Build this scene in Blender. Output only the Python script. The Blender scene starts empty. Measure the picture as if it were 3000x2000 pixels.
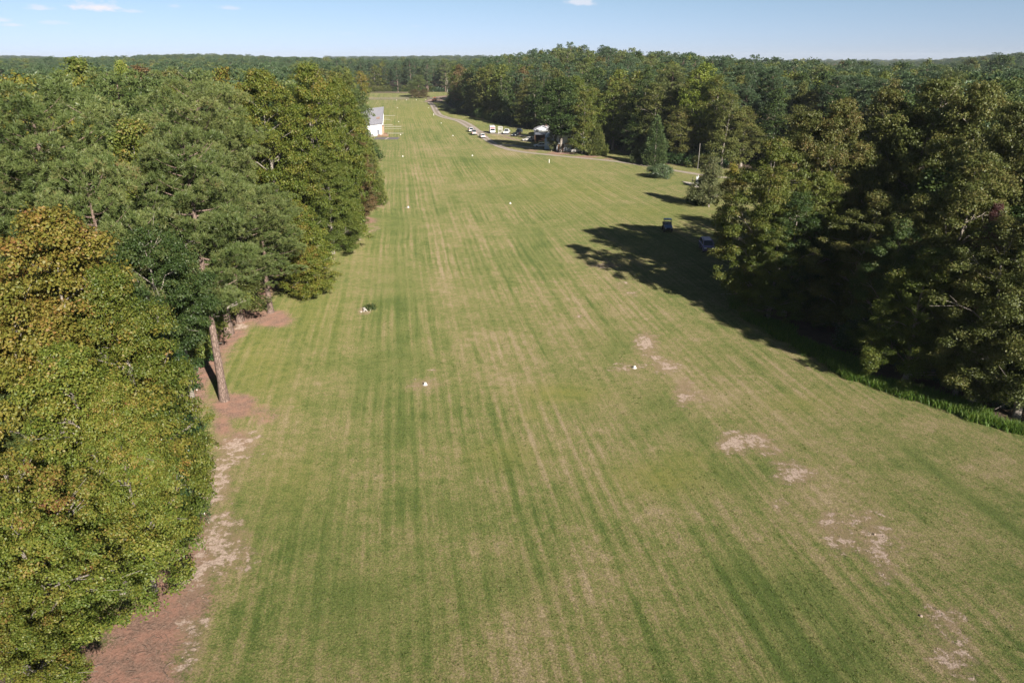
import bpy, bmesh, math, random
import numpy as np
from mathutils import Vector, Matrix

# ------------------------------------------------------------------ camera, sky, sun
SC = bpy.context.scene
COL = SC.collection
CAM_H = 28.0
F_PX = 2083.0                      # focal length in photo pixels (photo 3000 x 2000)
PITCH = math.atan((1000 - 166) / F_PX)
cam_data = bpy.data.cameras.new('camera')
cam_data.sensor_width = 36.0
cam_data.lens = 36.0 * F_PX / 3000.0
cam_data.clip_start = 0.5
cam_data.clip_end = 20000
cam = bpy.data.objects.new('camera', cam_data)
COL.objects.link(cam)
cam.location = (0, 0, CAM_H)
cam.rotation_euler = (math.pi / 2 - PITCH, 0, 0)
SC.camera = cam

SUN_AZ = math.radians(149)         # clockwise from +Y: behind the camera, to the right
SUN_EL = math.radians(28)
world = bpy.data.worlds.new('World')
SC.world = world
world.use_nodes = True
SC.view_settings.view_transform = 'Standard'
SC.view_settings.look = 'None'
SC.view_settings.gamma = 1
SC.view_settings.exposure = 1.05
SUN_STRENGTH = 5.0
SKY_STRENGTH = 0.05


def build_world():
    nt = world.node_tree
    N, L = nt.nodes, nt.links
    N.clear()
    out = N.new('ShaderNodeOutputWorld')
    bg = N.new('ShaderNodeBackground')
    sky = N.new('ShaderNodeTexSky')
    sky.sky_type = 'NISHITA'
    sky.sun_disc = False
    sky.sun_elevation = SUN_EL
    sky.sun_rotation = SUN_AZ
    sky.altitude = 0
    sky.air_density = 0.4
    sky.dust_density = 0.15
    sky.ozone_density = 5.0
    bg.inputs['Strength'].default_value = SKY_STRENGTH
    # a few small fair-weather clouds, each a noisy ellipse at its own bearing and elevation
    tc = N.new('ShaderNodeTexCoord')
    sep = N.new('ShaderNodeSeparateXYZ')
    L.new(tc.outputs['Generated'], sep.inputs[0])
    az = N.new('ShaderNodeMath'); az.operation = 'ARCTAN2'
    L.new(sep.outputs['X'], az.inputs[0]); L.new(sep.outputs['Y'], az.inputs[1])
    el = N.new('ShaderNodeMath'); el.operation = 'ARCSINE'
    L.new(sep.outputs['Z'], el.inputs[0])
    noi = N.new('ShaderNodeTexNoise'); noi.inputs['Scale'].default_value = 55; noi.inputs['Detail'].default_value = 5
    mp = N.new('ShaderNodeMapping'); mp.inputs['Scale'].default_value = (1, 1, 2.2)
    L.new(tc.outputs['Generated'], mp.inputs[0]); L.new(mp.outputs[0], noi.inputs['Vector'])
    total = None
    for (px, py, rx, ry, s) in ((277, 23, 66, 17, 1.0), (127, 27, 42, 7, .5), (384, 34, 32, 8, .45), (10, 60, 22, 8, .6),
                                (40, 75, 32, 6, .5), (155, 68, 38, 7, .28), (670, 25, 34, 7, .38), (515, 20, 18, 6, .25),
                                (1703, 8, 44, 16, .6), (1215, 78, 30, 4, .2), (1010, 100, 30, 4, .12)):
        d = pixel_dir(px, py)
        a0, e0 = math.atan2(d[0], d[1]), math.asin(d[2])
        ra, re = rx / F_PX, ry / F_PX

        def m(op, a, b=None):
            n = N.new('ShaderNodeMath'); n.operation = op
            for k, v in enumerate((a, b)):
                if v is None: continue
                if isinstance(v, (int, float)): n.inputs[k].default_value = v
                else: L.new(v, n.inputs[k])
            return n.outputs[0]
        u = m('DIVIDE', m('SUBTRACT', az.outputs[0], a0), ra)
        v = m('DIVIDE', m('SUBTRACT', el.outputs[0], e0), re)
        v2 = m('MULTIPLY', v, m('ADD', 1.0, m('MULTIPLY', m('LESS_THAN', v, 0.0), 0.9)))   # flatter base
        r = m('SQRT', m('ADD', m('MULTIPLY', u, u), m('MULTIPLY', v2, v2)))
        r = m('ADD', r, m('MULTIPLY', m('SUBTRACT', noi.outputs[0], 0.5), 2.6))
        mr = N.new('ShaderNodeMapRange'); mr.interpolation_type = 'SMOOTHSTEP'
        L.new(r, mr.inputs[0])
        mr.inputs[1].default_value = 1.15; mr.inputs[2].default_value = 0.1
        mr.inputs[3].default_value = 0; mr.inputs[4].default_value = s
        total = mr.outputs[0] if total is None else m('MAXIMUM', total, mr.outputs[0])
    hsv = N.new('ShaderNodeHueSaturation'); hsv.inputs['Saturation'].default_value = 0.72
    L.new(sky.outputs[0], hsv.inputs['Color'])
    mix = N.new('ShaderNodeMix'); mix.data_type = 'RGBA'
    L.new(total, mix.inputs[0])
    tint = N.new('ShaderNodeMix'); tint.data_type = 'RGBA'; tint.blend_type = 'MULTIPLY'; tint.inputs[0].default_value = 1
    grd = N.new('ShaderNodeMapRange'); L.new(el.outputs[0], grd.inputs[0])
    grd.inputs[1].default_value = 0.0; grd.inputs[2].default_value = .085
    tc2 = N.new('ShaderNodeMix'); tc2.data_type = 'RGBA'; L.new(grd.outputs[0], tc2.inputs[0])
    tc2.inputs[6].default_value = (1.06, .94, .94, 1); tc2.inputs[7].default_value = (1.06, 1.18, 1.05, 1)
    L.new(tc2.outputs[2], tint.inputs[7])
    L.new(hsv.outputs[0], tint.inputs[6]); L.new(tint.outputs[2], mix.inputs[6])
    mix.inputs[7].default_value = (9.0, 8.8, 9.4, 1)
    L.new(mix.outputs[2], bg.inputs['Color'])
    L.new(bg.outputs[0], out.inputs[0])


sun_data = bpy.data.lights.new('sun', 'SUN')
sun_data.energy = SUN_STRENGTH
sun_data.angle = math.radians(0.53)
sun_data.color = (1.0, 0.93, 0.83)
sun = bpy.data.objects.new('sun', sun_data)
COL.objects.link(sun)
sun.location = (60, -90, 90)
sdir = Vector((math.sin(SUN_AZ) * math.cos(SUN_EL), math.cos(SUN_AZ) * math.cos(SUN_EL), math.sin(SUN_EL)))
sun.rotation_euler = (-sdir).to_track_quat('-Z', 'Y').to_euler()

CP, SP = math.cos(PITCH), math.sin(PITCH)


def pixel_dir(px, py):
    x, y = (px - 1500) / F_PX, (1000 - py) / F_PX
    d = Vector((x, CP + y * SP, -SP + y * CP))
    return d.normalized()


build_world()


def P(px, py, z=0.0):              # survey helper: where a sight line meets the height z
    d = pixel_dir(px, py)
    t = (z - CAM_H) / d[2]
    return (d[0] * t, d[1] * t)


def T(px, py, dist):               # a point seen at (px,py) standing dist metres out: x and its height
    d = pixel_dir(px, py)
    t = dist / d[1]
    return d[0] * t, CAM_H + d[2] * t


def project(x, y, z):
    dep = y * CP + (CAM_H - z) * SP
    up = (z - CAM_H) * CP + y * SP
    return 1500 + F_PX * x / dep, 1000 - F_PX * up / dep, dep


def sstep(a, b, x):
    t = np.clip((x - a) / (b - a), 0, 1)
    return t * t * (3 - 2 * t)


# left and right edges of the open ground, as x over y
XL = np.array([(10, -17.5), (20, -18), (30, -20.5), (56, -26), (80, -29), (132, -31), (160, -33), (217, -38), (235, -47), (262, -60),
               (290, -70), (420, -78), (520, -118), (535, -138), (640, -138)])
XR = np.array([(10, 75), (36, 62), (45, 49), (50, 42.5), (60, 34), (76, 29.5), (84, 29), (90, 36), (101, 49), (118, 70), (122, 80), (193, 80), (195, 50), (205, 42),
               (225, 34), (285, 33), (300, 10), (335, -7), (375, -22), (405, -29), (462, -40), (507, -46), (600, -28), (640, -28)])


def xl(y): return np.interp(y, XL[:, 0], XL[:, 1])
def xr(y): return np.interp(y, XR[:, 0], XR[:, 1])


def terrain(x, y):
    x = np.asarray(x, float); y = np.asarray(y, float)
    h1 = 8.5 * np.exp(-((x - 45) / 105) ** 2 - ((y - 470) / 120) ** 2) * sstep(5, 75, x - xr(np.clip(y, 300, 640)))
    r = np.hypot(x, y)
    far = sstep(700, 1500, r)
    h2 = far * (-1.0 + 5.5 * np.sin(x / 310.0 + 1.3) * np.cos(y / 420.0) + 5.0 * np.sin(x / 120.0 + y / 260.0 + .6))
    h3 = 7.0 * sstep(330, 520, x) * sstep(100, 450, y) - 5.0 * np.exp(-((x - 190) / 90) ** 2 - ((y - 520) / 220) ** 2)
    az = x / np.maximum(y, 1.0)
    h4 = -17.0 * sstep(420, 1000, r) * sstep(.14, .26, az) * (1 - .75 * sstep(.52, .64, az)) * (y > 0)
    return h1 + h2 * np.where(h4 < -1, .5, 1) + h3 + h4


def tz(x, y): return float(terrain(x, y))


# ------------------------------------------------------------------ materials
def nodes(name):
    m = bpy.data.materials.new(name)
    m.use_nodes = True
    nt = m.node_tree
    nt.nodes.clear()
    out = nt.nodes.new('ShaderNodeOutputMaterial')
    b = nt.nodes.new('ShaderNodeBsdfPrincipled')
    nt.links.new(b.outputs[0], out.inputs[0])
    return m, nt, b, out


def simple(name, col, rough=0.6, metal=0.0, var=0.12, scale=3.0, spec=0.5, bump=0.0):
    m, nt, b, out = nodes(name)
    N, L = nt.nodes, nt.links
    tc = N.new('ShaderNodeTexCoord')
    no = N.new('ShaderNodeTexNoise'); no.inputs['Scale'].default_value = scale; no.inputs['Detail'].default_value = 6
    L.new(tc.outputs['Object'], no.inputs['Vector'])
    mr = N.new('ShaderNodeMapRange'); mr.inputs[1].default_value = .3; mr.inputs[2].default_value = .7
    mr.inputs[3].default_value = 1 - var; mr.inputs[4].default_value = 1 + var
    L.new(no.outputs[0], mr.inputs[0])
    mx = N.new('ShaderNodeMix'); mx.data_type = 'RGBA'; mx.blend_type = 'MULTIPLY'; mx.inputs[0].default_value = 1
    mx.inputs[6].default_value = (*col, 1)
    L.new(mr.outputs[0], mx.inputs[7])
    L.new(mx.outputs[2], b.inputs['Base Color'])
    b.inputs['Roughness'].default_value = rough
    b.inputs['Metallic'].default_value = metal
    b.inputs['Specular IOR Level'].default_value = spec
    if bump:
        bp = N.new('ShaderNodeBump'); bp.inputs['Strength'].default_value = bump; bp.inputs['Distance'].default_value = .02
        L.new(no.outputs[0], bp.inputs['Height']); L.new(bp.outputs[0], b.inputs['Normal'])
    return m


def foliage(name, stops, trans=0.36, rough=0.5, spec=0.35, shift=0.22, val=0.14):
    """Leaves: a per-leaf and per-bough tint picks a hue from the ramp; trees differ a little from one another."""
    m, nt, b, out = nodes(name)
    N, L = nt.nodes, nt.links

    def attr(n):
        a = N.new('ShaderNodeAttribute'); a.attribute_name = n; return a.outputs['Fac']
    oi = N.new('ShaderNodeObjectInfo')

    def m_(op, a, b2):
        n = N.new('ShaderNodeMath'); n.operation = op
        for k, v in enumerate((a, b2)):
            if isinstance(v, (int, float)): n.inputs[k].default_value = v
            else: L.new(v, n.inputs[k])
        return n.outputs[0]
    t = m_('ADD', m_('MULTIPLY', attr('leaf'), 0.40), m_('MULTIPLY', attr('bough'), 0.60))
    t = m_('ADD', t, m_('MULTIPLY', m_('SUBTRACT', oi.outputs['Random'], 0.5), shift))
    cr = N.new('ShaderNodeValToRGB')
    el = cr.color_ramp.elements
    while len(el) < len(stops): el.new(0.5)
    for e, (p, c) in zip(el, stops):
        e.position = p; e.color = (*c, 1)
    L.new(t, cr.inputs[0])
    hv = N.new('ShaderNodeHueSaturation')
    L.new(cr.outputs[0], hv.inputs['Color'])
    wn = N.new('ShaderNodeTexWhiteNoise'); wn.noise_dimensions = '1D'
    L.new(oi.outputs['Random'], wn.inputs['W'])
    mr = N.new('ShaderNodeMapRange'); mr.inputs[3].default_value = 1.14 - val; mr.inputs[4].default_value = 1.14 + val
    L.new(wn.outputs['Value'], mr.inputs[0]); L.new(mr.outputs[0], hv.inputs['Value'])
    L.new(hv.outputs[0], b.inputs['Base Color'])
    b.inputs['Roughness'].default_value = rough
    b.inputs['Specular IOR Level'].default_value = spec
    tr = N.new('ShaderNodeBsdfTranslucent'); L.new(hv.outputs[0], tr.inputs['Color'])
    ms = N.new('ShaderNodeMixShader'); ms.inputs[0].default_value = trans
    L.new(b.outputs[0], ms.inputs[1]); L.new(tr.outputs[0], ms.inputs[2]); L.new(ms.outputs[0], out.inputs[0])
    return m


LEAF = {
    'gum': foliage('leaf_gum', [(0.0, (.055, .092, .015)), (.40, (.110, .142, .022)), (.68, (.175, .175, .030)), (.88, (.225, .140, .038)), (1, (.17, .06, .045))]),
    'gold': foliage('leaf_gold', [(0.0, (.085, .112, .018)), (.4, (.160, .165, .028)), (.70, (.225, .182, .036)), (.93, (.25, .13, .042)), (1, (.17, .06, .045))]),
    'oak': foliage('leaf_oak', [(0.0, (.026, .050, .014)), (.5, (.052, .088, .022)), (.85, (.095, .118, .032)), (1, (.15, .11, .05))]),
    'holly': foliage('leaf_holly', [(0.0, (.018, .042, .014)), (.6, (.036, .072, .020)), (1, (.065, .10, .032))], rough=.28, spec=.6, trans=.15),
    'mid': foliage('leaf_mid', [(0.0, (.055, .088, .016)), (.5, (.105, .136, .025)), (.82, (.160, .165, .035)), (1, (.21, .14, .05))]),
    'olive': foliage('leaf_olive', [(0.0, (.052, .068, .018)), (.45, (.100, .118, .029)), (.78, (.150, .142, .042)), (1, (.17, .11, .045))]),
    'lime': foliage('leaf_lime', [(0.0, (.10, .15, .02)), (.5, (.165, .205, .03)), (1, (.25, .25, .045))]),
    'rust': foliage('leaf_rust', [(0.0, (.085, .085, .03)), (.45, (.135, .105, .042)), (1, (.18, .10, .05))]),
    'red': foliage('leaf_red', [(0.0, (.06, .03, .028)), (.6, (.105, .045, .042)), (1, (.16, .09, .055))]),
    'pine': foliage('needle_pine', [(0.0, (.046, .074, .020)), (.5, (.100, .134, .038)), (.88, (.160, .176, .060)), (1, (.19, .12, .06))], trans=.24, rough=.45),
    'pine_far': foliage('needle_pine_far', [(0.0, (.030, .060, .026)), (.5, (.062, .100, .044)), (.9, (.10, .135, .06)), (1, (.14, .11, .06))], trans=.2, rough=.45),
    'pine_light': foliage('needle_pine_pale', [(0.0, (.060, .092, .028)), (.5, (.125, .155, .046)), (.86, (.190, .200, .070)), (1, (.22, .14, .065))], trans=.22, rough=.45),
    'cedar': foliage('needle_cedar', [(0.0, (.050, .078, .018)), (.5, (.105, .130, .030)), (1, (.16, .155, .045))], trans=.2),
    'cedar_dark': foliage('needle_cedar_dark', [(0.0, (.036, .066, .022)), (.5, (.076, .110, .036)), (1, (.12, .145, .05))], trans=.2),
    'magnolia': foliage('leaf_shrub', [(0.0, (.040, .072, .026)), (.6, (.085, .125, .052)), (1, (.15, .175, .09))], rough=.35, spec=.6, trans=.15),
    'grey': foliage('leaf_grey', [(0.0, (.070, .090, .034)), (.6, (.130, .142, .060)), (1, (.18, .14, .075))]),
    'weed': foliage('leaf_weed', [(0.0, (.05, .10, .016)), (.5, (.085, .16, .02)), (1, (.15, .20, .035))], trans=.35),
}


def bark(name, c1, c2, sc=5):
    m, nt, b, out = nodes(name)
    N, L = nt.nodes, nt.links
    tc = N.new('ShaderNodeTexCoord')
    mp = N.new('ShaderNodeMapping'); mp.inputs['Scale'].default_value = (sc, sc, sc * .25)
    L.new(tc.outputs['Object'], mp.inputs[0])
    vo = N.new('ShaderNodeTexVoronoi'); vo.feature = 'DISTANCE_TO_EDGE'; vo.inputs['Scale'].default_value = 2.2
    no = N.new('ShaderNodeTexNoise'); no.inputs['Scale'].default_value = 1.5; no.inputs['Detail'].default_value = 7
    L.new(mp.outputs[0], no.inputs['Vector'])
    ad = N.new('ShaderNodeMix'); ad.data_type = 'RGBA'; ad.inputs[0].default_value = .25
    L.new(mp.outputs[0], ad.inputs[6]); L.new(no.outputs['Color'], ad.inputs[7])
    L.new(ad.outputs[2], vo.inputs['Vector'])
    mr = N.new('ShaderNodeMapRange'); mr.inputs[2].default_value = .18
    L.new(vo.outputs['Distance'], mr.inputs[0])
    mu = N.new('ShaderNodeMath'); mu.operation = 'MULTIPLY'
    L.new(mr.outputs[0], mu.inputs[0])
    mr2 = N.new('ShaderNodeMapRange'); mr2.inputs[1].default_value = .3; mr2.inputs[2].default_value = .7; mr2.inputs[3].default_value = .45
    L.new(no.outputs[0], mr2.inputs[0]); L.new(mr2.outputs[0], mu.inputs[1])
    mx = N.new('ShaderNodeMix'); mx.data_type = 'RGBA'
    mx.inputs[6].default_value = (*c1, 1); mx.inputs[7].default_value = (*c2, 1)
    L.new(mu.outputs[0], mx.inputs[0]); L.new(mx.outputs[2], b.inputs['Base Color'])
    b.inputs['Roughness'].default_value = .9
    bp = N.new('ShaderNodeBump'); bp.inputs['Distance'].default_value = .04; bp.inputs['Strength'].default_value = .8
    L.new(mu.outputs[0], bp.inputs['Height']); L.new(bp.outputs[0], b.inputs['Normal'])
    return m


BARK_PINE = bark('bark_pine', (.085, .055, .042), (.30, .215, .175), 5)
BARK_GREY = bark('bark_grey', (.16, .135, .11), (.40, .35, .30), 7)
BARK_PALE = bark('bark_pale', (.17, .145, .12), (.38, .33, .28), 7)


# ------------------------------------------------------------------ scene helpers
def link(o, parent=None):
    COL.objects.link(o)
    if parent is not None: o.parent = parent
    return o


def tag(o, label=None, cat=None, group=None, kind=None):
    if label: o['label'] = label
    if cat: o['category'] = cat
    if group: o['group'] = group
    if kind: o['kind'] = kind
    return o


def thing(name, label, cat, loc=(0, 0, 0), rz=0.0, group=None):
    o = bpy.data.objects.new(name, None)
    o.empty_display_size = 0.3
    o.location = loc
    o.rotation_euler = (0, 0, rz)
    link(o)
    return tag(o, label, cat, group)


def copy_tree(root, loc, rz, label, group=None):
    r = root.copy(); link(r); r.location = loc; r.rotation_euler = (0, 0, rz); r['label'] = label
    if group: r['group'] = group
    for ch in list(root.children):
        c = ch.copy(); link(c, r)
        for g in list(ch.children):
            d = g.copy(); link(d, c)
    return r


def np_mesh(name, verts, quads=None, tris=None, attrs=None, mat=None, smooth=False):
    me = bpy.data.meshes.new(name)
    verts = np.asarray(verts, np.float32)
    faces, tot = [], []
    if quads is not None and len(quads):
        faces.append(np.asarray(quads, np.int32).ravel()); tot.append(np.full(len(quads), 4, np.int32))
    if tris is not None and len(tris):
        faces.append(np.asarray(tris, np.int32).ravel()); tot.append(np.full(len(tris), 3, np.int32))
    li = np.concatenate(faces); tot = np.concatenate(tot)
    start = np.concatenate([[0], np.cumsum(tot)[:-1]]).astype(np.int32)
    me.vertices.add(len(verts)); me.vertices.foreach_set('co', verts.ravel())
    me.loops.add(len(li)); me.loops.foreach_set('vertex_index', li)
    me.polygons.add(len(tot)); me.polygons.foreach_set('loop_start', start)
    try: me.polygons.foreach_set('loop_total', tot)
    except Exception: pass
    if smooth: me.polygons.foreach_set('use_smooth', np.ones(len(tot), bool))
    for k, (dom, arr) in (attrs or {}).items():
        a = me.attributes.new(k, 'FLOAT', dom)
        a.data.foreach_set('value', np.asarray(arr, np.float32))
    me.update(calc_edges=True)
    if mat: me.materials.append(mat)
    return me


class MB:
    """collects boxes, prisms, tubes and discs into one mesh"""
    def __init__(self): self.bm = bmesh.new()

    def box(self, x0, x1, y0, y1, z0, z1, taper=None, rot=None):
        vs = []
        for z, k in ((z0, 0), (z1, 1)):
            ix = iy = 0
            if k and taper: ix, iy = taper
            for x, y in ((x0 + ix, y0 + iy), (x1 - ix, y0 + iy), (x1 - ix, y1 - iy), (x0 + ix, y1 - iy)):
                vs.append(self.bm.verts.new((x, y, z)))
        for f in ((3, 2, 1, 0), (4, 5, 6, 7), (0, 1, 5, 4), (1, 2, 6, 5), (2, 3, 7, 6), (3, 0, 4, 7)):
            self.bm.faces.new([vs[i] for i in f])
        if rot is not None: bmesh.ops.transform(self.bm, matrix=rot, verts=vs)
        return vs

    def prism(self, prof, x0, x1, inset=0.0):
        """side profile [(y,z)...] swept across the width; the outline is drawn in by inset at both flanks"""
        cy = sum(p[0] for p in prof) / len(prof); cz = sum(p[1] for p in prof) / len(prof)
        rings = []
        for x, k in ((x0, 1), (x0 + inset, 0), (x1 - inset, 0), (x1, 1)) if inset else ((x0, 0), (x1, 0)):
            s = 1 - (0.06 if k else 0)
            rings.append([self.bm.verts.new((x, cy + (p[0] - cy) * (1 - .02 * k), cz + (p[1] - cz) * s)) for p in prof])
        n = len(prof)
        for a, b in zip(rings[:-1], rings[1:]):
            for i in range(n):
                self.bm.faces.new((a[i], a[(i + 1) % n], b[(i + 1) % n], b[i]))
        self.bm.faces.new(list(reversed(rings[0]))); self.bm.faces.new(rings[-1])

    def tube(self, pts, r0, r1=None, n=8, cap=True):
        r1 = r0 if r1 is None else r1
        pts = [Vector(p) for p in pts]
        rings = []
        for i, p in enumerate(pts):
            d = (pts[min(i + 1, len(pts) - 1)] - pts[max(i - 1, 0)]).normalized()
            a = Vector((0, 0, 1)).cross(d)
            if a.length < .01: a = Vector((1, 0, 0))
            a.normalize(); b = d.cross(a)
            r = r0 + (r1 - r0) * i / (len(pts) - 1)
            rings.append([self.bm.verts.new(p + (a * math.cos(t) + b * math.sin(t)) * r) for t in [2 * math.pi * k / n for k in range(n)]])
        for a, b in zip(rings[:-1], rings[1:]):
            for i in range(n): self.bm.faces.new((a[i], a[(i + 1) % n], b[(i + 1) % n], b[i]))
        if cap:
            self.bm.faces.new(list(reversed(rings[0]))); self.bm.faces.new(rings[-1])

    def lathe(self, prof, n=20, c=(0, 0, 0)):
        rings = []
        for r, z in prof:
            rings.append([self.bm.verts.new((c[0] + r * math.cos(2 * math.pi * k / n), c[1] + r * math.sin(2 * math.pi * k / n), c[2] + z)) for k in range(n)])
        for a, b in zip(rings[:-1], rings[1:]):
            for i in range(n): self.bm.faces.new((a[i], a[(i + 1) % n], b[(i + 1) % n], b[i]))
        self.bm.faces.new(list(reversed(rings[0]))); self.bm.faces.new(rings[-1])

    def face(self, pts): self.bm.faces.new([self.bm.verts.new(p) for p in pts])

    def build(self, name, mat, parent=None, bevel=0.0, smooth=False):
        bmesh.ops.recalc_face_normals(self.bm, faces=self.bm.faces)
        if bevel:
            bmesh.ops.bevel(self.bm, geom=list(self.bm.edges), offset=bevel, segments=2, profile=.6, affect='EDGES')
        me = bpy.data.meshes.new(name)
        self.bm.to_mesh(me); self.bm.free()
        if smooth:
            me.polygons.foreach_set('use_smooth', np.ones(len(me.polygons), bool))
        me.materials.append(mat)
        return link(bpy.data.objects.new(name, me), parent)


# ------------------------------------------------------------------ tree prototypes (shared meshes)
def unit(v): return v / np.maximum(np.linalg.norm(v, axis=-1, keepdims=True), 1e-6)


def leaf_mesh(name, pos, nrm, length, width, leafv, boughv, rng, along=None):
    n = len(pos)
    rnd = unit(rng.normal(size=(n, 3)))
    t = unit(np.cross(nrm, rnd)) if along is None else unit(along)
    b = unit(np.cross(nrm, t))
    L = (length * rng.uniform(.7, 1.3, n))[:, None]; W = (width * rng.uniform(.7, 1.3, n))[:, None]
    fold = nrm * (W * .22)
    v = np.stack([pos - t * L * .5, pos + b * W * .5 - t * L * .08 + fold, pos + t * L * .5, pos - b * W * .5 - t * L * .08 + fold], 1).reshape(-1, 3)
    q = np.arange(n * 4).reshape(-1, 4)
    return np_mesh(name, v, quads=q, attrs={'leaf': ('FACE', leafv), 'bough': ('FACE', boughv)})


def tubes_mesh(name, paths, mat, n=7):
    V, Q, off = [], [], 0
    for pts, rad in paths:
        pts = np.asarray(pts, float); k = len(pts)
        d = np.gradient(pts, axis=0); d = unit(d)
        ref = np.tile(np.array([[1., 0.13, 0.07]]), (k, 1))
        a = unit(np.cross(d, ref)); b = np.cross(d, a)
        th = np.linspace(0, 2 * np.pi, n, endpoint=False)
        ring = pts[:, None] + np.asarray(rad)[:, None, None] * (a[:, None] * np.cos(th)[None, :, None] + b[:, None] * np.sin(th)[None, :, None])
        V.append(ring.reshape(-1, 3))
        i = np.arange(k - 1)[:, None] * n + np.arange(n)[None]
        j = np.arange(k - 1)[:, None] * n + (np.arange(n)[None] + 1) % n
        Q.append((np.stack([i, j, j + n, i + n], -1) + off).reshape(-1, 4))
        off += k * n
    return np_mesh(name, np.concatenate(V), quads=np.concatenate(Q), mat=mat, smooth=True)


def clumps_to_leaves(centers, radii, per, rng, up=0.35, sub=6, subr=0.16, flat=0.72):
    """sprays of leaves set through each bough, thick towards its outer shell"""
    P_, N_, B_ = [], [], []
    for c, r, k in zip(centers, radii, per):
        ns = max(3, int(k / sub))
        d = unit(rng.normal(size=(ns, 3))); d[:, 2] = np.where(d[:, 2] < -.3, -d[:, 2] * .6, d[:, 2]); d = unit(d)
        rr = r * (rng.uniform(.2, 1.0, ns) ** .33) * (1 + .22 * rng.normal(size=ns))
        sp = c + d * rr[:, None] * np.array([1, 1, flat])
        p = np.repeat(sp, sub, 0) + rng.normal(size=(ns * sub, 3)) * subr * np.array([1, 1, .8])
        nn = unit(np.repeat(d, sub, 0) * .65 + np.array([0, 0, up]) + rng.normal(size=(ns * sub, 3)) * .5)
        P_.append(p); N_.append(nn); B_.append(np.full(len(p), rng.uniform()) * .7 + np.repeat(rng.uniform(size=ns), sub) * .3)
    return np.concatenate(P_), np.concatenate(N_), np.concatenate(B_)


def broadleaf(key, seed, H, R, base, nclump, per, leaf, shape='oval', brk=BARK_GREY, cr=1.5, limbs=16):
    rng = np.random.default_rng(seed)
    ch = H - base
    ang0 = rng.uniform(0, 6.28)
    lob = rng.uniform(0, 6.28, 4)

    def env(t, a):
        if shape == 'oval': r = np.sin(np.pi * np.clip(t, .04, .97) ** .82) ** .62
        elif shape == 'spire': r = np.clip((1 - t) ** .62, .1, 1) * np.clip(t * 5 + .45, 0, 1)
        elif shape == 'dome': r = np.sqrt(np.clip(1 - t ** 2.2, .05, 1))
        else: r = np.clip(1 - t, .05, 1) ** .8
        return R * r * (1 + .08 * np.sin(2 * a + lob[0]) + .08 * np.sin(3 * a + lob[1] + 4 * t) + .08 * np.sin(7 * t + lob[2]))
    i = np.arange(nclump)
    t = (i + .5) / nclump
    t = t * .97 + .01 + rng.normal(size=nclump) * .03
    t = np.clip(t, 0, .985)
    a = ang0 + i * 2.39996 + rng.normal(size=nclump) * .35
    rad = cr * rng.choice([.55, .8, 1.0, 1.3, 1.55], nclump) * rng.uniform(.85, 1.15, nclump) * (1 - .3 * t)
    rr = np.maximum(env(t, a) - rad * .55, 0) * np.where(rng.uniform(size=nclump) < .22, rng.uniform(.35, .75, nclump), rng.uniform(.80, 1.10, nclump))
    c = np.stack([rr * np.cos(a), rr * np.sin(a), base + t * ch - rad * .35 * (t > .8)], 1)
    # hollows between the main limbs
    vv = unit(rng.normal(size=(3, 3))) * rng.uniform(1.3, 2.0, (3, 1)) * 5.0 / max(R, 2.5)
    gg = np.sin(c @ vv.T + rng.uniform(0, 6.28, 3)).sum(1)
    fm = np.clip(.96 + .25 * gg, .42, 1.12)
    c[:, 0] *= fm; c[:, 1] *= fm
    c[:, 0] += .6 * np.sin(c[:, 2] * .25 + lob[3]) ; c[:, 1] += .5 * np.cos(c[:, 2] * .22 + lob[0])
    per_i = np.maximum(8, per * (rad / cr) ** 2).astype(int)
    pos, nrm, bg = clumps_to_leaves(c, rad, per_i, rng, subr=leaf * 1.05)
    lv = rng.uniform(size=len(pos))
    hz = (pos[:, 2] - base) / ch
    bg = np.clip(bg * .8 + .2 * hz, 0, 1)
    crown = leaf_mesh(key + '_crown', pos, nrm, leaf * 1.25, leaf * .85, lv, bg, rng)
    # trunk and limbs
    tr = max(.16, H * .0155)
    top = base + ch * .8
    zz = np.linspace(0, top, 10)
    bend = np.stack([.6 * np.sin(zz * .25 + lob[3]) * zz / top, .5 * np.cos(zz * .22 + lob[0]) * zz / top, zz], 1)
    rad_t = tr * (1 - .8 * zz / top); rad_t[0] *= 1.45
    paths = [(bend, rad_t)]
    for j in rng.choice(nclump, min(limbs, nclump), replace=False):
        z0 = np.clip(c[j, 2] - rng.uniform(.22, .5) * np.hypot(c[j, 0], c[j, 1]) - 1.0, base * .7, top * .95)
        k = np.interp(z0, zz, np.arange(10)); lo = int(k)
        s0 = bend[lo] + (bend[min(lo + 1, 9)] - bend[lo]) * (k - lo)
        e = c[j]
        u = np.linspace(0, 1, 6)[:, None]
        mid = np.array([0, 0, .08 * np.linalg.norm(e - s0)])
        pth = s0 * (1 - u) + e * u + mid * (4 * u * (1 - u)) + rng.normal(size=(6, 3)) * .10 * (u > 0) * (u < 1)
        r0 = tr * (1 - .75 * z0 / top) * .45
        paths.append((pth, np.linspace(r0, .025, 6)))
        for _ in range(2):
            w = pth[3] ; e2 = e + rng.normal(size=3) * rad[j] * .9
            u2 = np.linspace(0, 1, 4)[:, None]
            paths.append((w * (1 - u2) + e2 * u2, np.linspace(r0 * .4, .015, 4)))
    trunk = tubes_mesh(key + '_trunk', paths, brk)
    PROTO[key] = dict(crown=crown, trunk=trunk, H=H, R=R)


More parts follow.
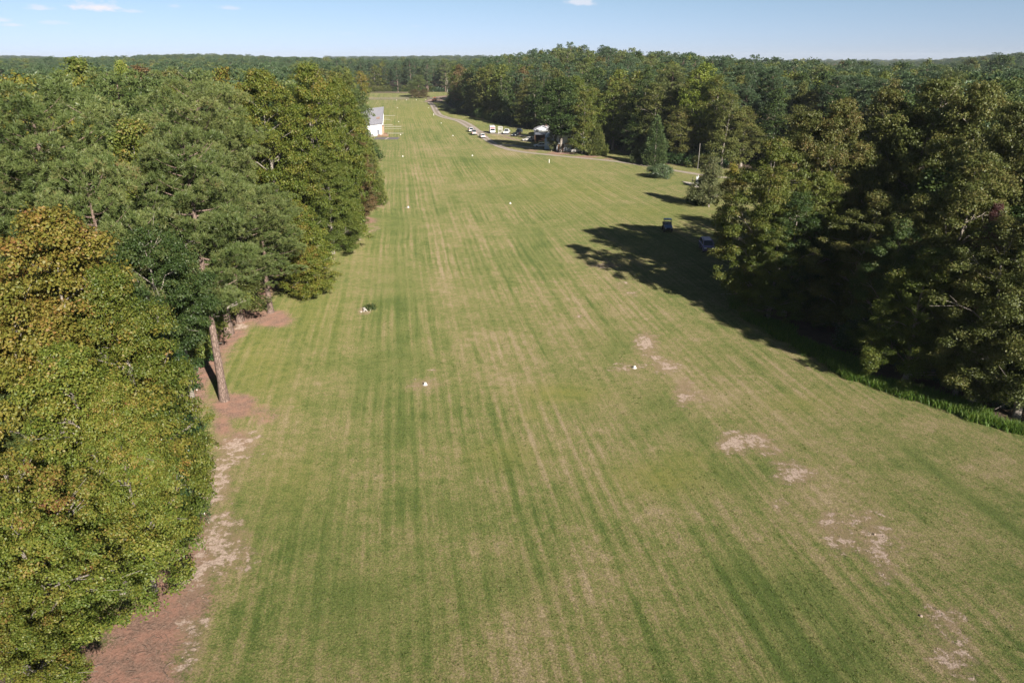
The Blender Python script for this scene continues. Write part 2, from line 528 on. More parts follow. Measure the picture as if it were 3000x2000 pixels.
def pine(key, seed, H, R, base, nbr, tufts, blades, blen, bwid, brk=BARK_PINE, girth=.0165):
    rng = np.random.default_rng(seed)
    ch = H - base
    paths = []
    zz = np.linspace(0, H * .97, 12)
    lob = rng.uniform(0, 6.28, 2)
    tr = max(.15, H * girth)
    bend = np.stack([.35 * np.sin(zz * .15 + lob[0]) * zz / H, .35 * np.sin(zz * .17 + lob[1]) * zz / H, zz], 1)
    rt = tr * (1 - .85 * zz / zz[-1]) + .02; rt[0] *= 1.25
    paths.append((bend, rt))
    C, RR = [], []
    for i in range(nbr):
        t = ((i + .5) / nbr) ** .85
        z = base + ch * t * .97
        a = i * 2.39996 + rng.normal() * .3
        prof = math.sin(math.pi * (.16 + .80 * t)) ** .55
        ln = R * prof * rng.uniform(.72, 1.08)
        s0 = np.array([np.interp(z, zz, bend[:, 0]), np.interp(z, zz, bend[:, 1]), z - .25 * ln * (1 - t) * .3])
        rise = ln * (.10 + .45 * t) + rng.normal() * .25
        u = np.linspace(0, 1, 6)[:, None]
        e = s0 + np.array([np.cos(a) * ln, np.sin(a) * ln, rise])
        pth = s0 * (1 - u) + e * u - np.array([0, 0, .10 * ln]) * (4 * u * (1 - u))
        r0 = .035 + .012 * ln
        paths.append((pth, np.linspace(r0, .015, 6)))
        nc = max(2, int(round(ln * .95)))
        for k in range(nc):
            f = 1 - .80 * k / nc
            side = rng.normal() * .42 * ln * .45
            pp = s0 + (e - s0) * f + np.array([-np.sin(a) * side, np.cos(a) * side, rng.normal() * .15 - .10 * ln * 4 * f * (1 - f) + .15])
            C.append(pp); RR.append(rng.choice([.6, .85, 1.1, 1.35]) * rng.uniform(.9, 1.1) * (.6 + .4 * min(1, ln / 3)))
    C.append(np.array([bend[-1, 0], bend[-1, 1], H - .4])); RR.append(.7)
    C = np.array(C); RR = np.array(RR)
    per = np.maximum(3, tufts * (RR / RR.mean()) ** 2 / len(C)).astype(int)
    tp, td, tb = [], [], []
    for c, r, k in zip(C, RR, per):
        d = unit(rng.normal(size=(k, 3))); d[:, 2] = np.abs(d[:, 2]) * .95 - .12
        tp.append(c + d * (r * rng.uniform(.3, 1.0, k) ** .33)[:, None] * np.array([1, 1, .78]))
        td.append(unit(d + np.array([0, 0, .45]))); tb.append(np.full(k, rng.uniform()) * .6 + rng.uniform(size=k) * .4)
    tp = np.concatenate(tp); td = np.concatenate(td); tb = np.concatenate(tb)
    n = len(tp)
    p = np.repeat(tp, blades, 0)
    d = unit(np.repeat(td, blades, 0) * .75 + rng.normal(size=(n * blades, 3)) * .62)
    L = (blen * rng.uniform(.7, 1.2, n * blades))[:, None]
    side = unit(np.cross(d, rng.normal(size=d.shape))) * bwid * .5
    v = np.stack([p - side * .6, p + side * .6, p + d * L * .6 + side, p + d * L, p + d * L * .6 - side], 1)
    v = v[:, [0, 1, 2, 3, 4]].reshape(-1, 3)
    base_i = np.arange(n * blades)[:, None] * 5
    q = base_i + np.array([[0, 1, 2, 4]]); tri = base_i + np.array([[4, 2, 3]])
    lv = rng.uniform(size=n * blades); bv = np.repeat(tb, blades)
    crown = np_mesh(key + '_crown', v, quads=q, tris=tri, attrs={'leaf': ('FACE', np.concatenate([lv, lv])), 'bough': ('FACE', np.concatenate([bv, bv]))})
    trunk = tubes_mesh(key + '_trunk', paths, brk)
    PROTO[key] = dict(crown=crown, trunk=trunk, H=H, R=R)


def cedar(key, seed, H, R, nleaf, leaf, fat=.8):
    rng = np.random.default_rng(seed)
    nb = int(150)
    t = (np.arange(nb) + .5) / nb
    a = np.arange(nb) * 2.39996
    rr = R * np.clip(1 - t, .02, 1) ** fat * np.clip(.6 + t * 4, 0, 1) * rng.uniform(.62, 1.15, nb) * (1 + .12 * np.sin(2 * a + seed) + .10 * np.sin(9 * t + 3 * a))
    c = np.stack([rr * np.cos(a) * .8, rr * np.sin(a) * .8, .35 + t * (H - .6)], 1)
    rad = np.clip(R * .30 * (1 - .7 * t), .25, 9)
    k = (nleaf * rad ** 2 / (rad ** 2).sum()).astype(int) + 4
    P_, D_, B_ = [], [], []
    for ci, ri, ki, ai in zip(c, rad, k, a):
        d = unit(rng.normal(size=(ki, 3)))
        P_.append(ci + d * (ri * rng.uniform(.3, 1.05, ki) ** .5)[:, None])
        D_.append(unit(d * .6 + np.array([math.cos(ai) * .5, math.sin(ai) * .5, .75]) + rng.normal(size=(ki, 3)) * .3))
        B_.append(np.full(ki, rng.uniform()))
    p = np.concatenate(P_); d = np.concatenate(D_); b = np.concatenate(B_)
    nrm = unit(np.cross(d, rng.normal(size=d.shape)))
    crown = leaf_mesh(key + '_crown', p, nrm, leaf * 1.7, leaf * .7, rng.uniform(size=len(p)), b, rng, along=d)
    zz = np.linspace(0, H * .9, 8)
    trunk = tubes_mesh(key + '_trunk', [(np.stack([zz * 0, zz * 0, zz], 1), np.linspace(H * .018, .03, 8))], BARK_GREY)
    PROTO[key] = dict(crown=crown, trunk=trunk, H=H, R=R)


PROTO = {}
# near
broadleaf('gum_near_a', 11, 20, 5.0, 2.0, 380, 250, .15, 'oval', BARK_PALE, .74, 30)
broadleaf('gum_near_b', 12, 20, 5.0, 1.5, 380, 250, .15, 'dome', BARK_PALE, .74, 30)
broadleaf('gum_high', 15, 20, 5.0, 6.2, 210, 330, .15, 'oval', BARK_PALE, .70, 30)
broadleaf('oak_near_a', 13, 20, 5.0, 1.5, 230, 330, .15, 'oval', BARK_GREY, .70, 26)
broadleaf('oak_high', 16, 20, 5.0, 7.0, 180, 330, .15, 'oval', BARK_GREY, .74, 24)
broadleaf('holly_near', 14, 8, 3.4, .2, 70, 700, .10, 'dome', BARK_GREY, 1.0, 10)
pine('pine_near_a', 21, 25, 5.2, 10.5, 58, 5200, 24, .34, .030)
pine('pine_near_b', 22, 22, 4.6, 5.5, 58, 5200, 24, .34, .030)
pine('pine_tall', 23, 22, 4.0, 8.5, 56, 4800, 24, .34, .030, girth=.0165)
# middle distance
for k_, (sd, sh, bs) in enumerate(((31, 'oval', 3.0), (32, 'dome', 2.0), (33, 'oval', 4.0), (34, 'spire', 1.5))):
    broadleaf('leaf_mid_' + 'abcd'[k_], sd, 22, 5.4, bs, 165, 110, .30, sh, BARK_GREY, 1.05, 14)
broadleaf('leaf_mid_high', 35, 22, 5.4, 5.5, 240, 110, .30, 'oval', BARK_GREY, 1.1, 16)
pine('pine_mid_a', 41, 24, 4.6, 8.5, 46, 2900, 8, .48, .09)
pine('pine_mid_b', 42, 24, 4.4, 11.0, 42, 2800, 8, .48, .09)
pine('pine_mid_c', 43, 22, 4.2, 6.0, 50, 3000, 8, .48, .09)
cedar('cedar_mid_a', 51, 10, 3.3, 9000, .22)
cedar('cedar_mid_b', 52, 14, 4.0, 10000, .26, .62)
broadleaf('shrub_mid', 53, 3.2, 2.8, .05, 60, 170, .20, 'dome', BARK_GREY, .8, 8)
broadleaf('shrub_round', 56, 3.6, 2.9, .05, 130, 130, .15, 'dome', BARK_GREY, .52, 8)
broadleaf('small_round', 55, 10, 3.6, .6, 190, 190, .16, 'oval', BARK_PALE, .62, 22)
broadleaf('small_tree', 54, 10, 3.6, 1.0, 130, 150, .19, 'spire', BARK_GREY, .85, 18)
# far
for k_, (sd, sh, bs) in enumerate(((61, 'oval', 2.0), (62, 'dome', 1.5), (63, 'oval', 3.0))):
    broadleaf('leaf_far_' + 'abc'[k_], sd, 22, 5.2, bs, 72, 66, .50, sh, BARK_GREY, 1.28, 6)
pine('pine_far_a', 71, 24, 4.4, 9, 34, 900, 7, .55, .17)
pine('pine_far_c', 73, 23, 4.4, 4.5, 40, 1100, 7, .55, .17)
pine('pine_far_b', 72, 24, 4.2, 11.5, 30, 840, 7, .55, .17)


def add_tree(name, label, cat, group, x, y, h, r, key, mat, rz, lean=0.0):
    p = PROTO[key]
    root = thing(name, label, cat, (x, y, tz(x, y) - .05), rz, group)
    root.scale = (r / p['R'], r / p['R'], h / p['H'])
    if lean: root.rotation_euler = (0, lean, 0)
    link(bpy.data.objects.new('trunk', p['trunk']), root)
    c = link(bpy.data.objects.new('crown', p['crown']), root)
    if not p['crown'].materials: p['crown'].materials.append(None)
    c.material_slots[0].link = 'OBJECT'
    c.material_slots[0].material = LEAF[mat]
    return root


# ------------------------------------------------------------------ ground
RD = np.array([-0.153, 0.988])     # runway heading
RNV = np.array([0.988, 0.153])


def mesh_grid(name, xs, ys, zoff, keep, attrs, mat):
    X, Y = np.meshgrid(xs, ys)
    Z = terrain(X, Y) + zoff
    V = np.stack([X, Y, Z], -1).reshape(-1, 3)
    nx = len(xs)
    i = (np.arange(len(ys) - 1)[:, None] * nx + np.arange(nx - 1)[None]).ravel()
    q = np.stack([i, i + 1, i + nx + 1, i + nx], -1)
    c = V[q].mean(1)
    k = keep(c[:, 0], c[:, 1])
    me = np_mesh(name, V, quads=q[k], attrs={a: ('POINT', f(V[:, 0], V[:, 1])) for a, f in attrs.items()}, mat=mat, smooth=True)
    bm = bmesh.new(); bm.from_mesh(me)
    bmesh.ops.delete(bm, geom=[v for v in bm.verts if not v.link_faces], context='VERTS')
    bm.to_mesh(me); bm.free()
    return link(bpy.data.objects.new(name, me))


def blobset(blobs, grow=1.0):
    pts = []
    for b in blobs:
        px, py, rx, ry = b[:4]; s = b[4] if len(b) > 4 else 1.0
        c = P(px, py); dep = project(c[0], c[1], 0)[2]
        far = P(px, py - ry); near = P(px, py + ry)
        pts.append((c[0], c[1], grow * rx * dep / F_PX, grow * (far[1] - near[1]) / 2, (far[0] - near[0]) / (far[1] - near[1]), s))

    def f(x, y):
        out = np.zeros_like(x)
        for cx, cy, rx, ry, sk, s in pts:
            v = (y - cy); u = (x - cx - sk * v) / rx; v = v / ry
            out = np.maximum(out, s * np.exp(-(u * u + v * v) * .8))
        return out
    return f


BARE = blobset([(640, 1590, 60, 50, 1.0), (560, 1690, 44, 50, .9), (590, 1440, 56, 24, 1.1), (636, 1385, 26, 38, 1.1), (690, 1308, 44, 30, .95), (560, 1860, 26, 60, .75), (1895, 1005, 22, 24), (1915, 1050, 14, 14, .6), (1945, 1072, 26, 12), (2005, 1148, 20, 26), (2060, 1160, 30, 14, .45), (2150, 1298, 36, 20), (2215, 1290, 30, 18),
                (2260, 1322, 40, 12, .6), (2310, 1365, 34, 16, .7), (2330, 1392, 38, 18, 1), (2280, 1390, 22, 10, .5), (2430, 1530, 26, 22, .95), (2470, 1580, 30, 26, 1), (2535, 1520, 34, 14, .75),
                (2565, 1560, 34, 20, .85), (2560, 1620, 36, 18, .85), (2590, 1675, 24, 22, .8), (2650, 1590, 30, 14, .5), (2690, 1620, 16, 10, .4), (2370, 1475, 16, 12, .6), (2290, 1480, 24, 16, .4), (1780, 779, 30, 5, .75), (1825, 838, 26, 8, .6),
                (1850, 862, 20, 6, .5), (2760, 1820, 60, 34, .55), (2800, 1930, 60, 44, .6), (2720, 1790, 40, 20, .4),
                (680, 1300, 34, 22, .75), (700, 1325, 20, 14, .7), (632, 1368, 18, 20, .9), (633, 1398, 16, 14, .9), (585, 1430, 44, 16, 1), (580, 1462, 30, 10, .6), (650, 1470, 30, 12, .4), (668, 1500, 24, 10, .55),
                (640, 1580, 46, 22, .8), (665, 1600, 24, 24, .8), (600, 1660, 40, 30, .7), (590, 1690, 26, 20, .7), (560, 1800, 20, 40, .45), (585, 1840, 16, 20, .5), (575, 1910, 20, 26, .4),
                (530, 1960, 40, 50, .4), (700, 957, 26, 6, .9), (1238, 1128, 34, 15, .62), (1846, 1078, 46, 11, .5), (1064, 912, 14, 8, .75), (1188, 608, 14, 4, .4),
                (1085, 663, 8, 3, .8), (1103, 668, 6, 5, .7), (1090, 678, 8, 4, .7), (1084, 692, 6, 3, .6), (990, 686, 8, 3, .7), (1050, 702, 8, 3, .6), (965, 690, 6, 2, .5), (1118, 596, 12, 7, .8), (917, 823, 14, 2, .5),
                (1700, 925, 40, 8, .3), (1262, 1085, 10, 5, .35)], grow=1.5)
STRAW = blobset([(690, 1190, 70, 42, .95), (760, 1210, 90, 40, .6), (650, 1250, 40, 40, .8), (690, 1290, 60, 60, .55), (800, 932, 64, 28, 1), (760, 925, 60, 30, .9), (1062, 646, 44, 12, 1), (1030, 640, 40, 12, .6), (1035, 622, 30, 14, .8), (980, 716, 30, 8, .9),
                 (955, 640, 40, 20, .7), (520, 1620, 110, 90, 1), (500, 1740, 110, 110, 1), (430, 1850, 150, 110, 1), (380, 1960, 170, 90, 1), (560, 1530, 60, 40, .9), (545, 1490, 50, 30, .7), (660, 1510, 40, 12, .5), (1105, 600, 20, 14, .6),
                 (480, 2080, 140, 90, .8), (1590, 441, 0.1, .1, 0), (1560, 440, 50, 5, .6), (1640, 449, 50, 5, .9), (1720, 459, 50, 4, .9), (1800, 466, 60, 4, .6)])
DRY = blobset([(1700, 930, 160, 130, .75), (1950, 1080, 120, 110, .85), (2080, 1160, 130, 70, .9), (2250, 1260, 150, 70, .6), (1480, 1100, 130, 90, .55), (1420, 1020, 120, 100, .5), (1600, 1330, 230, 90, .5), (1900, 1480, 230, 90, .55), (1750, 1700, 240, 160, .6),
               (2420, 1480, 150, 130, .75), (2900, 1370, 120, 50, .7), (2700, 1250, 120, 30, .45), (2560, 1180, 100, 24, .5), (1240, 1140, 90, 36, .6), (960, 1140, 80, 40, .5), (760, 1250, 160, 80, .6), (1130, 800, 90, 110, .3), (1300, 820, 70, 120, .55), (1350, 700, 60, 90, .5),
               (1240, 510, 60, 60, .45), (1380, 560, 40, 40, .3), (2620, 1650, 150, 120, .6), (2740, 1850, 140, 120, .7), (1500, 1900, 260, 120, .55), (2000, 660, 60, 24, .4), (1850, 590, 80, 20, .2), (1260, 440, 50, 8, .5), (620, 1950, 120, 120, .4), (1500, 446, 60, 12, .9), (1460, 405, 60, 14, .6), (1720, 500, 200, 12, .25)])
LUSH = blobset([(2290, 1780, 190, 120, .9), (2420, 1900, 190, 120, .9), (2150, 1700, 120, 50, .7), (2220, 1620, 60, 26, .6), (1755, 950, 34, 60, .85), (1800, 1020, 34, 40, .8), (1910, 1185, 50, 30, .8), (1960, 1240, 50, 30, .6), (1165, 900, 60, 150, .8), (1200, 1000, 60, 80, .7), (1250, 1220, 70, 16, .8), (1180, 1260, 90, 50, .6), (1130, 1150, 90, 60, .45),
                (1480, 1340, 70, 50, .75), (1250, 1500, 160, 60, .4), (1520, 1700, 90, 80, .65), (1700, 1500, 60, 30, .5), (1560, 700, 40, 60, .5), (1540, 560, 60, 30, .4), (1165, 640, 30, 80, .6), (1190, 540, 40, 30, .5), (1240, 470, 80, 14, .5), (1380, 470, 90, 12, .6), (1500, 480, 120, 14, .5), (2300, 1350, 100, 20, .25), (2020, 1260, 60, 30, .5), (1230, 395, 70, 12, .6), (2100, 1430, 120, 40, .55), (1010, 1750, 160, 130, .5), (1250, 1800, 130, 120, .4), (900, 1550, 120, 90, .3), (2600, 1400, 60, 30, .3)])
GOLD = blobset([(1640, 1152, 110, 26, .9), (1560, 1215, 40, 14, .6), (1930, 1400, 130, 46, .85), (1480, 1330, 110, 34, .5), (2000, 1350, 80, 36, .6), (760, 1050, 110, 110, .7), (900, 900, 120, 110, .6), (850, 1400, 110, 100, .35), (1000, 700, 90, 70, .55), (1900, 620, 160, 24, .35), (1700, 560, 160, 40, .45), (1250, 330, 120, 30, .6), (1560, 500, 200, 30, .4), (2350, 1180, 120, 30, .4), (2000, 600, 90, 20, .4)])


def lush_line(x, y):
    a = np.array(P(2640, 1310)); b = np.array(P(3020, 1590)); d = (b - a); l = np.hypot(*d); d /= l
    u = (x - a[0]) * d[0] + (y - a[1]) * d[1]; v = (x - a[0]) * -d[1] + (y - a[1]) * d[0]
    return np.exp(-(v / .55) ** 2) * sstep(-4, 3, u) * sstep(l + 12, l + 4, u)


def lushall(x, y): return np.maximum(LUSH(x, y), lush_line(x, y))


def edge_soil(x, y):               # litter under the trees' drip line
    return np.maximum(STRAW(x, y), sstep(1.0, -3.0, x - xl(y)) * .9)


def grass_material():
    m, nt, b, out = nodes('mown_grass')
    N, L = nt.nodes, nt.links

    def M(op, a, b2=None, c=None, clamp=False):
        n = N.new('ShaderNodeMath'); n.operation = op; n.use_clamp = clamp
        for k, v in enumerate((a, b2, c)):
            if v is None: continue
            if isinstance(v, (int, float)): n.inputs[k].default_value = v
            else: L.new(v, n.inputs[k])
        return n.outputs[0]

    def attr(n):
        a = N.new('ShaderNodeAttribute'); a.attribute_name = n; return a.outputs['Fac']
    geo = N.new('ShaderNodeNewGeometry')
    pos = geo.outputs['Position']

    def noise(scale, detail=4, rough=.55, vec=None, dist=0.0):
        n = N.new('ShaderNodeTexNoise'); n.inputs['Scale'].default_value = scale; n.inputs['Detail'].default_value = detail
        n.inputs['Roughness'].default_value = rough; n.inputs['Distortion'].default_value = dist
        L.new(vec or pos, n.inputs['Vector']); return n.outputs[0]

    def ramp(v, a, b2, lo=0.0, hi=1.0):
        n = N.new('ShaderNodeMapRange'); n.interpolation_type = 'SMOOTHSTEP'
        L.new(v, n.inputs[0])
        for k, x in zip((1, 2, 3, 4), (a, b2, lo, hi)): n.inputs[k].default_value = x
        return n.outputs[0]

    def mixc(f, a, b2):
        n = N.new('ShaderNodeMix'); n.data_type = 'RGBA'
        if isinstance(f, (int, float)): n.inputs[0].default_value = f
        else: L.new(f, n.inputs[0])
        for k, v in ((6, a), (7, b2)):
            if isinstance(v, tuple): n.inputs[k].default_value = (*v, 1)
            else: L.new(v, n.inputs[k])
        return n.outputs[2]
    # coordinates along and across the runway; mowing tracks bend slightly
    rot = N.new('ShaderNodeMapping'); rot.vector_type = 'POINT'
    rot.inputs['Rotation'].default_value = (0, 0, math.radians(-8.8))
    L.new(pos, rot.inputs[0])
    wob = noise(.018, 2)
    sep = N.new('ShaderNodeSeparateXYZ'); L.new(rot.outputs[0], sep.inputs[0])
    u = M('ADD', sep.outputs[0], M('MULTIPLY', M('SUBTRACT', wob, .5), 1.6))
    # right of the runway the mower turned a little more to the left
    turn = M('MULTIPLY', M('MAXIMUM', M('SUBTRACT', sep.outputs[0], 22.0), 0.0), .0016)
    u = M('ADD', u, M('MULTIPLY', turn, sep.outputs[1]))
    cmb = N.new('ShaderNodeCombineXYZ'); L.new(u, cmb.inputs[0]); L.new(M('MULTIPLY', sep.outputs[1], .018), cmb.inputs[1])
    streak = noise(1.15, 3, .6, cmb.outputs[0])
    cmb2 = N.new('ShaderNodeCombineXYZ'); L.new(u, cmb2.inputs[0]); L.new(M('MULTIPLY', sep.outputs[1], .05), cmb2.inputs[1])
    streak2 = noise(.34, 3, .5, cmb2.outputs[0])
    sine = M('SINE', M('MULTIPLY', M('ADD', u, M('MULTIPLY', M('SUBTRACT', noise(.5, 2, .5, cmb.outputs[0]), .5), .9)), 2 * math.pi / .98))
    sine2 = M('SINE', M('MULTIPLY', u, 2 * math.pi / 3.9))
    patch = noise(.055, 5, .6)
    patch2 = noise(.26, 5, .62)
    patch3 = noise(1.1, 5, .65)
    amp = ramp(noise(.035, 2), .36, .58, .35, 1.1)
    s = M('ADD', M('MULTIPLY', M('SUBTRACT', streak, .5), 1.15), M('MULTIPLY', sine, .105))
    s = M('ADD', s, M('MULTIPLY', M('SUBTRACT', streak2, .5), .6))
    s = M('ADD', s, M('MULTIPLY', sine2, .05))
    streak3 = noise(3.6, 2, .6, cmb2.outputs[0])
    s = M('ADD', s, M('MULTIPLY', M('SUBTRACT', streak3, .5), .75))
    s = M('MULTIPLY', s, amp)
    tuft = noise(6.5, 4, .7)
    fine = noise(19, 3, .75)
    dry = M('ADD', M('MULTIPLY', M('SUBTRACT', patch, .5), .75), M('MULTIPLY', M('SUBTRACT', patch2, .5), .85))
    dry = M('ADD', dry, M('MULTIPLY', M('SUBTRACT', patch3, .5), 1.15))
    dry = M('ADD', dry, s)
    dry = M('ADD', dry, M('MULTIPLY', attr('dry'), .36))
    dry = M('SUBTRACT', dry, M('MULTIPLY', attr('lush'), ramp(M('ADD', patch3, M('MULTIPLY', M('SUBTRACT', tuft, .5), .8)), .40, .66, .08, .52)))
    dry = M('ADD', dry, M('MULTIPLY', M('SUBTRACT', tuft, .5), 1.5))
    dry = M('ADD', dry, M('MULTIPLY', M('SUBTRACT', fine, .5), 1.2))
    dry = M('ADD', dry, .40)
    cr = N.new('ShaderNodeValToRGB')
    el = cr.color_ramp.elements
    stops = [(0.0, (.054, .080, .017)), (.30, (.098, .115, .032)), (.56, (.146, .136, .052)), (.82, (.192, .153, .082)), (1.0, (.235, .185, .115))]
    while len(el) < len(stops): el.new(.5)
    for e, (p, c) in zip(el, stops): e.position = p; e.color = (*c, 1)
    L.new(dry, cr.inputs[0])
    col = cr.outputs[0]
    gv = N.new('ShaderNodeMix'); gv.data_type = 'RGBA'; gv.blend_type = 'MULTIPLY'; gv.inputs[0].default_value = 1
    L.new(col, gv.inputs[6]); L.new(ramp(M('ADD', M('MULTIPLY', noise(11, 3, .7), .5), M('MULTIPLY', noise(24, 3, .8), .5)), .36, .64, .52, 1.46), gv.inputs[7])
    col = gv.outputs[2]
    gold = M('MULTIPLY', attr('gold'), ramp(M('ADD', patch3, M('MULTIPLY', tuft, .5)), .55, .9, .25, .8))
    col = mixc(gold, col, (.145, .145, .032))
    # straw and litter
    sm = M('ADD', attr('straw'), M('MULTIPLY', M('SUBTRACT', patch2, .5), .9))
    sm = M('ADD', sm, M('MULTIPLY', M('SUBTRACT', tuft, .5), .8))
    sm = ramp(sm, .34, .72)
    sc = mixc(ramp(M('ADD', M('MULTIPLY', tuft, .5), M('MULTIPLY', fine, .5)), .35, .66), (.085, .052, .040), (.25, .160, .122))
    sc = mixc(ramp(patch3, .42, .62, 0, .5), sc, (.29, .150, .110))
    col = mixc(sm, col, sc)
    # bare pale soil breaking through
    bm_ = M('ADD', M('MULTIPLY', attr('bare'), .88), M('MULTIPLY', M('SUBTRACT', noise(1.5, 6, .75), .5), 3.6))
    bm_ = M('ADD', bm_, M('MULTIPLY', M('SUBTRACT', noise(.42, 3, .6), .5), 2.0))
    bm_ = M('MULTIPLY', bm_, ramp(attr('bare'), .02, .25))
    bm_ = M('ADD', bm_, M('MULTIPLY', M('SUBTRACT', fine, .5), .5))
    bmask = ramp(bm_, .60, .92)
    bc = mixc(ramp(M('ADD', M('MULTIPLY', tuft, .6), M('MULTIPLY', fine, .4)), .36, .62), (.205, .145, .11), (.38, .30, .25))
    halo = ramp(M('ADD', M('MULTIPLY', bm_, .5), M('MULTIPLY', attr('bare'), .6)), .18, .7, 0, .6)
    col = mixc(halo, col, (.185, .125, .085))
    col = mixc(bmask, col, bc)
    L.new(col, b.inputs['Base Color'])
    b.inputs['Roughness'].default_value = .95
    b.inputs['Specular IOR Level'].default_value = .12
    if 'Diffuse Roughness' in b.inputs: b.inputs['Diffuse Roughness'].default_value = .6
    b.inputs['Sheen Weight'].default_value = .03; b.inputs['Sheen Roughness'].default_value = .6; b.inputs['Sheen Tint'].default_value = (.85, .80, .55, 1)
    bp = N.new('ShaderNodeBump'); bp.inputs['Strength'].default_value = .9; bp.inputs['Distance'].default_value = .10
    hb = M('ADD', M('MULTIPLY', tuft, .7), M('MULTIPLY', fine, .45))
    L.new(hb, bp.inputs['Height']); L.new(bp.outputs[0], b.inputs['Normal'])
    return m


def litter_material():
    m, nt, b, out = nodes('forest_litter')
    N, L = nt.nodes, nt.links
    geo = N.new('ShaderNodeNewGeometry')

    def noise(s, d=5):
        n = N.new('ShaderNodeTexNoise'); n.inputs['Scale'].default_value = s; n.inputs['Detail'].default_value = d
        L.new(geo.outputs['Position'], n.inputs['Vector']); return n.outputs[0]
    a = noise(.6); c = noise(7)
    cr = N.new('ShaderNodeValToRGB')
    el = cr.color_ramp.elements
    el[0].position = .3; el[0].color = (.040, .034, .018, 1)
    el[1].position = .7; el[1].color = (.150, .098, .062, 1)
    ad = N.new('ShaderNodeMath'); ad.operation = 'ADD'
    mu = N.new('ShaderNodeMath'); mu.operation = 'MULTIPLY'; mu.inputs[1].default_value = .5
    mu2 = N.new('ShaderNodeMath'); mu2.operation = 'MULTIPLY'; mu2.inputs[1].default_value = .5
    L.new(a, mu.inputs[0]); L.new(c, mu2.inputs[0]); L.new(mu.outputs[0], ad.inputs[0]); L.new(mu2.outputs[0], ad.inputs[1])
    L.new(ad.outputs[0], cr.inputs[0]); L.new(cr.outputs[0], b.inputs['Base Color'])
    b.inputs['Roughness'].default_value = .95
    bp = N.new('ShaderNodeBump'); bp.inputs['Distance'].default_value = .15
    L.new(c, bp.inputs['Height']); L.new(bp.outputs[0], b.inputs['Normal'])
    return m


GRASS = grass_material()
# one ground sheet, rings widening out past the horizon
ang = np.linspace(0, 2 * np.pi, 193)[:-1]
rad = np.concatenate([np.linspace(2, 700, 90), np.geomspace(715, 5600, 45)])
A, R_ = np.meshgrid(ang, rad)
GX, GY = R_ * np.sin(A), R_ * np.cos(A)
GV = np.stack([GX, GY, terrain(GX, GY)], -1).reshape(-1, 3)
na = len(ang)
ii = np.arange(len(rad) - 1)[:, None] * na + np.arange(na)[None]
jj = np.arange(len(rad) - 1)[:, None] * na + (np.arange(na)[None] + 1) % na
gq = np.stack([ii, ii + na, jj + na, jj], -1).reshape(-1, 4)
gme = np_mesh('ground', GV, quads=gq, mat=litter_material(), smooth=True)
tag(link(bpy.data.objects.new('ground', gme)), 'brown leaf litter and soil under the trees', kind='structure')

xs = np.concatenate([np.arange(-140, -40, 2.0), np.arange(-40, 52, .6), np.arange(52, 80, 2.0)])
ys = np.concatenate([np.arange(12, 130, .6), np.arange(130, 260, 1.2), np.arange(260, 662, 3.0)])


def in_field(x, y):
    front = (x > xl(y) - 3.5) & (x < xr(y) + np.where((y > 150) & (y < 196), 2, np.where(y < 110, -1.5, .5)))
    return front & (y < 640)


tag(mesh_grid('grass_field', xs, ys, 0.03, in_field, {'bare': BARE, 'straw': edge_soil, 'dry': DRY, 'lush': lushall, 'gold': GOLD}, GRASS),
    'long mown grass airstrip with tan mowing streaks', kind='structure')


def ribbon(name, pts, width, z, mat, label, jag=.12, seed=1, sub=8):
    rng = np.random.default_rng(seed)
    p = np.array(pts, float)
    s = np.concatenate([[0], np.cumsum(np.hypot(*np.diff(p, axis=0).T))])
    n = int(s[-1] / 1.5) + 2
    t = np.linspace(0, s[-1], n)
    # smooth through the surveyed points
    q = np.stack([np.interp(t, s, p[:, 0]), np.interp(t, s, p[:, 1])], 1)
    for _ in range(8):
        q[1:-1] = q[1:-1] * .5 + (q[:-2] + q[2:]) * .25
    d = unit(np.gradient(q, axis=0)); nn = np.stack([-d[:, 1], d[:, 0]], 1)
    w = np.interp(t, np.linspace(0, s[-1], len(width)), width) if hasattr(width, '__len__') else np.full(n, width)
    cols = np.linspace(-.5, .5, sub + 1)
    V, E = [], []
    for c in cols:
        j = rng.normal(size=n) * jag * (abs(c) > .49)
        o = q + nn * (c * w + j)[:, None]
        V.append(np.stack([o[:, 0], o[:, 1], terrain(o[:, 0], o[:, 1]) + z], 1)); E.append(np.full(n, c * 2))
    V = np.stack(V, 1); E = np.stack(E, 1).ravel()
    k = sub + 1
    i = (np.arange(n - 1)[:, None] * k + np.arange(sub)[None]).ravel()
    me = np_mesh(name, V.reshape(-1, 3), quads=np.stack([i + k, i + k + 1, i + 1, i], -1), attrs={'across': ('POINT', E)}, mat=mat)
    o = link(bpy.data.objects.new(name, me))
    return tag(o, label, kind='structure')


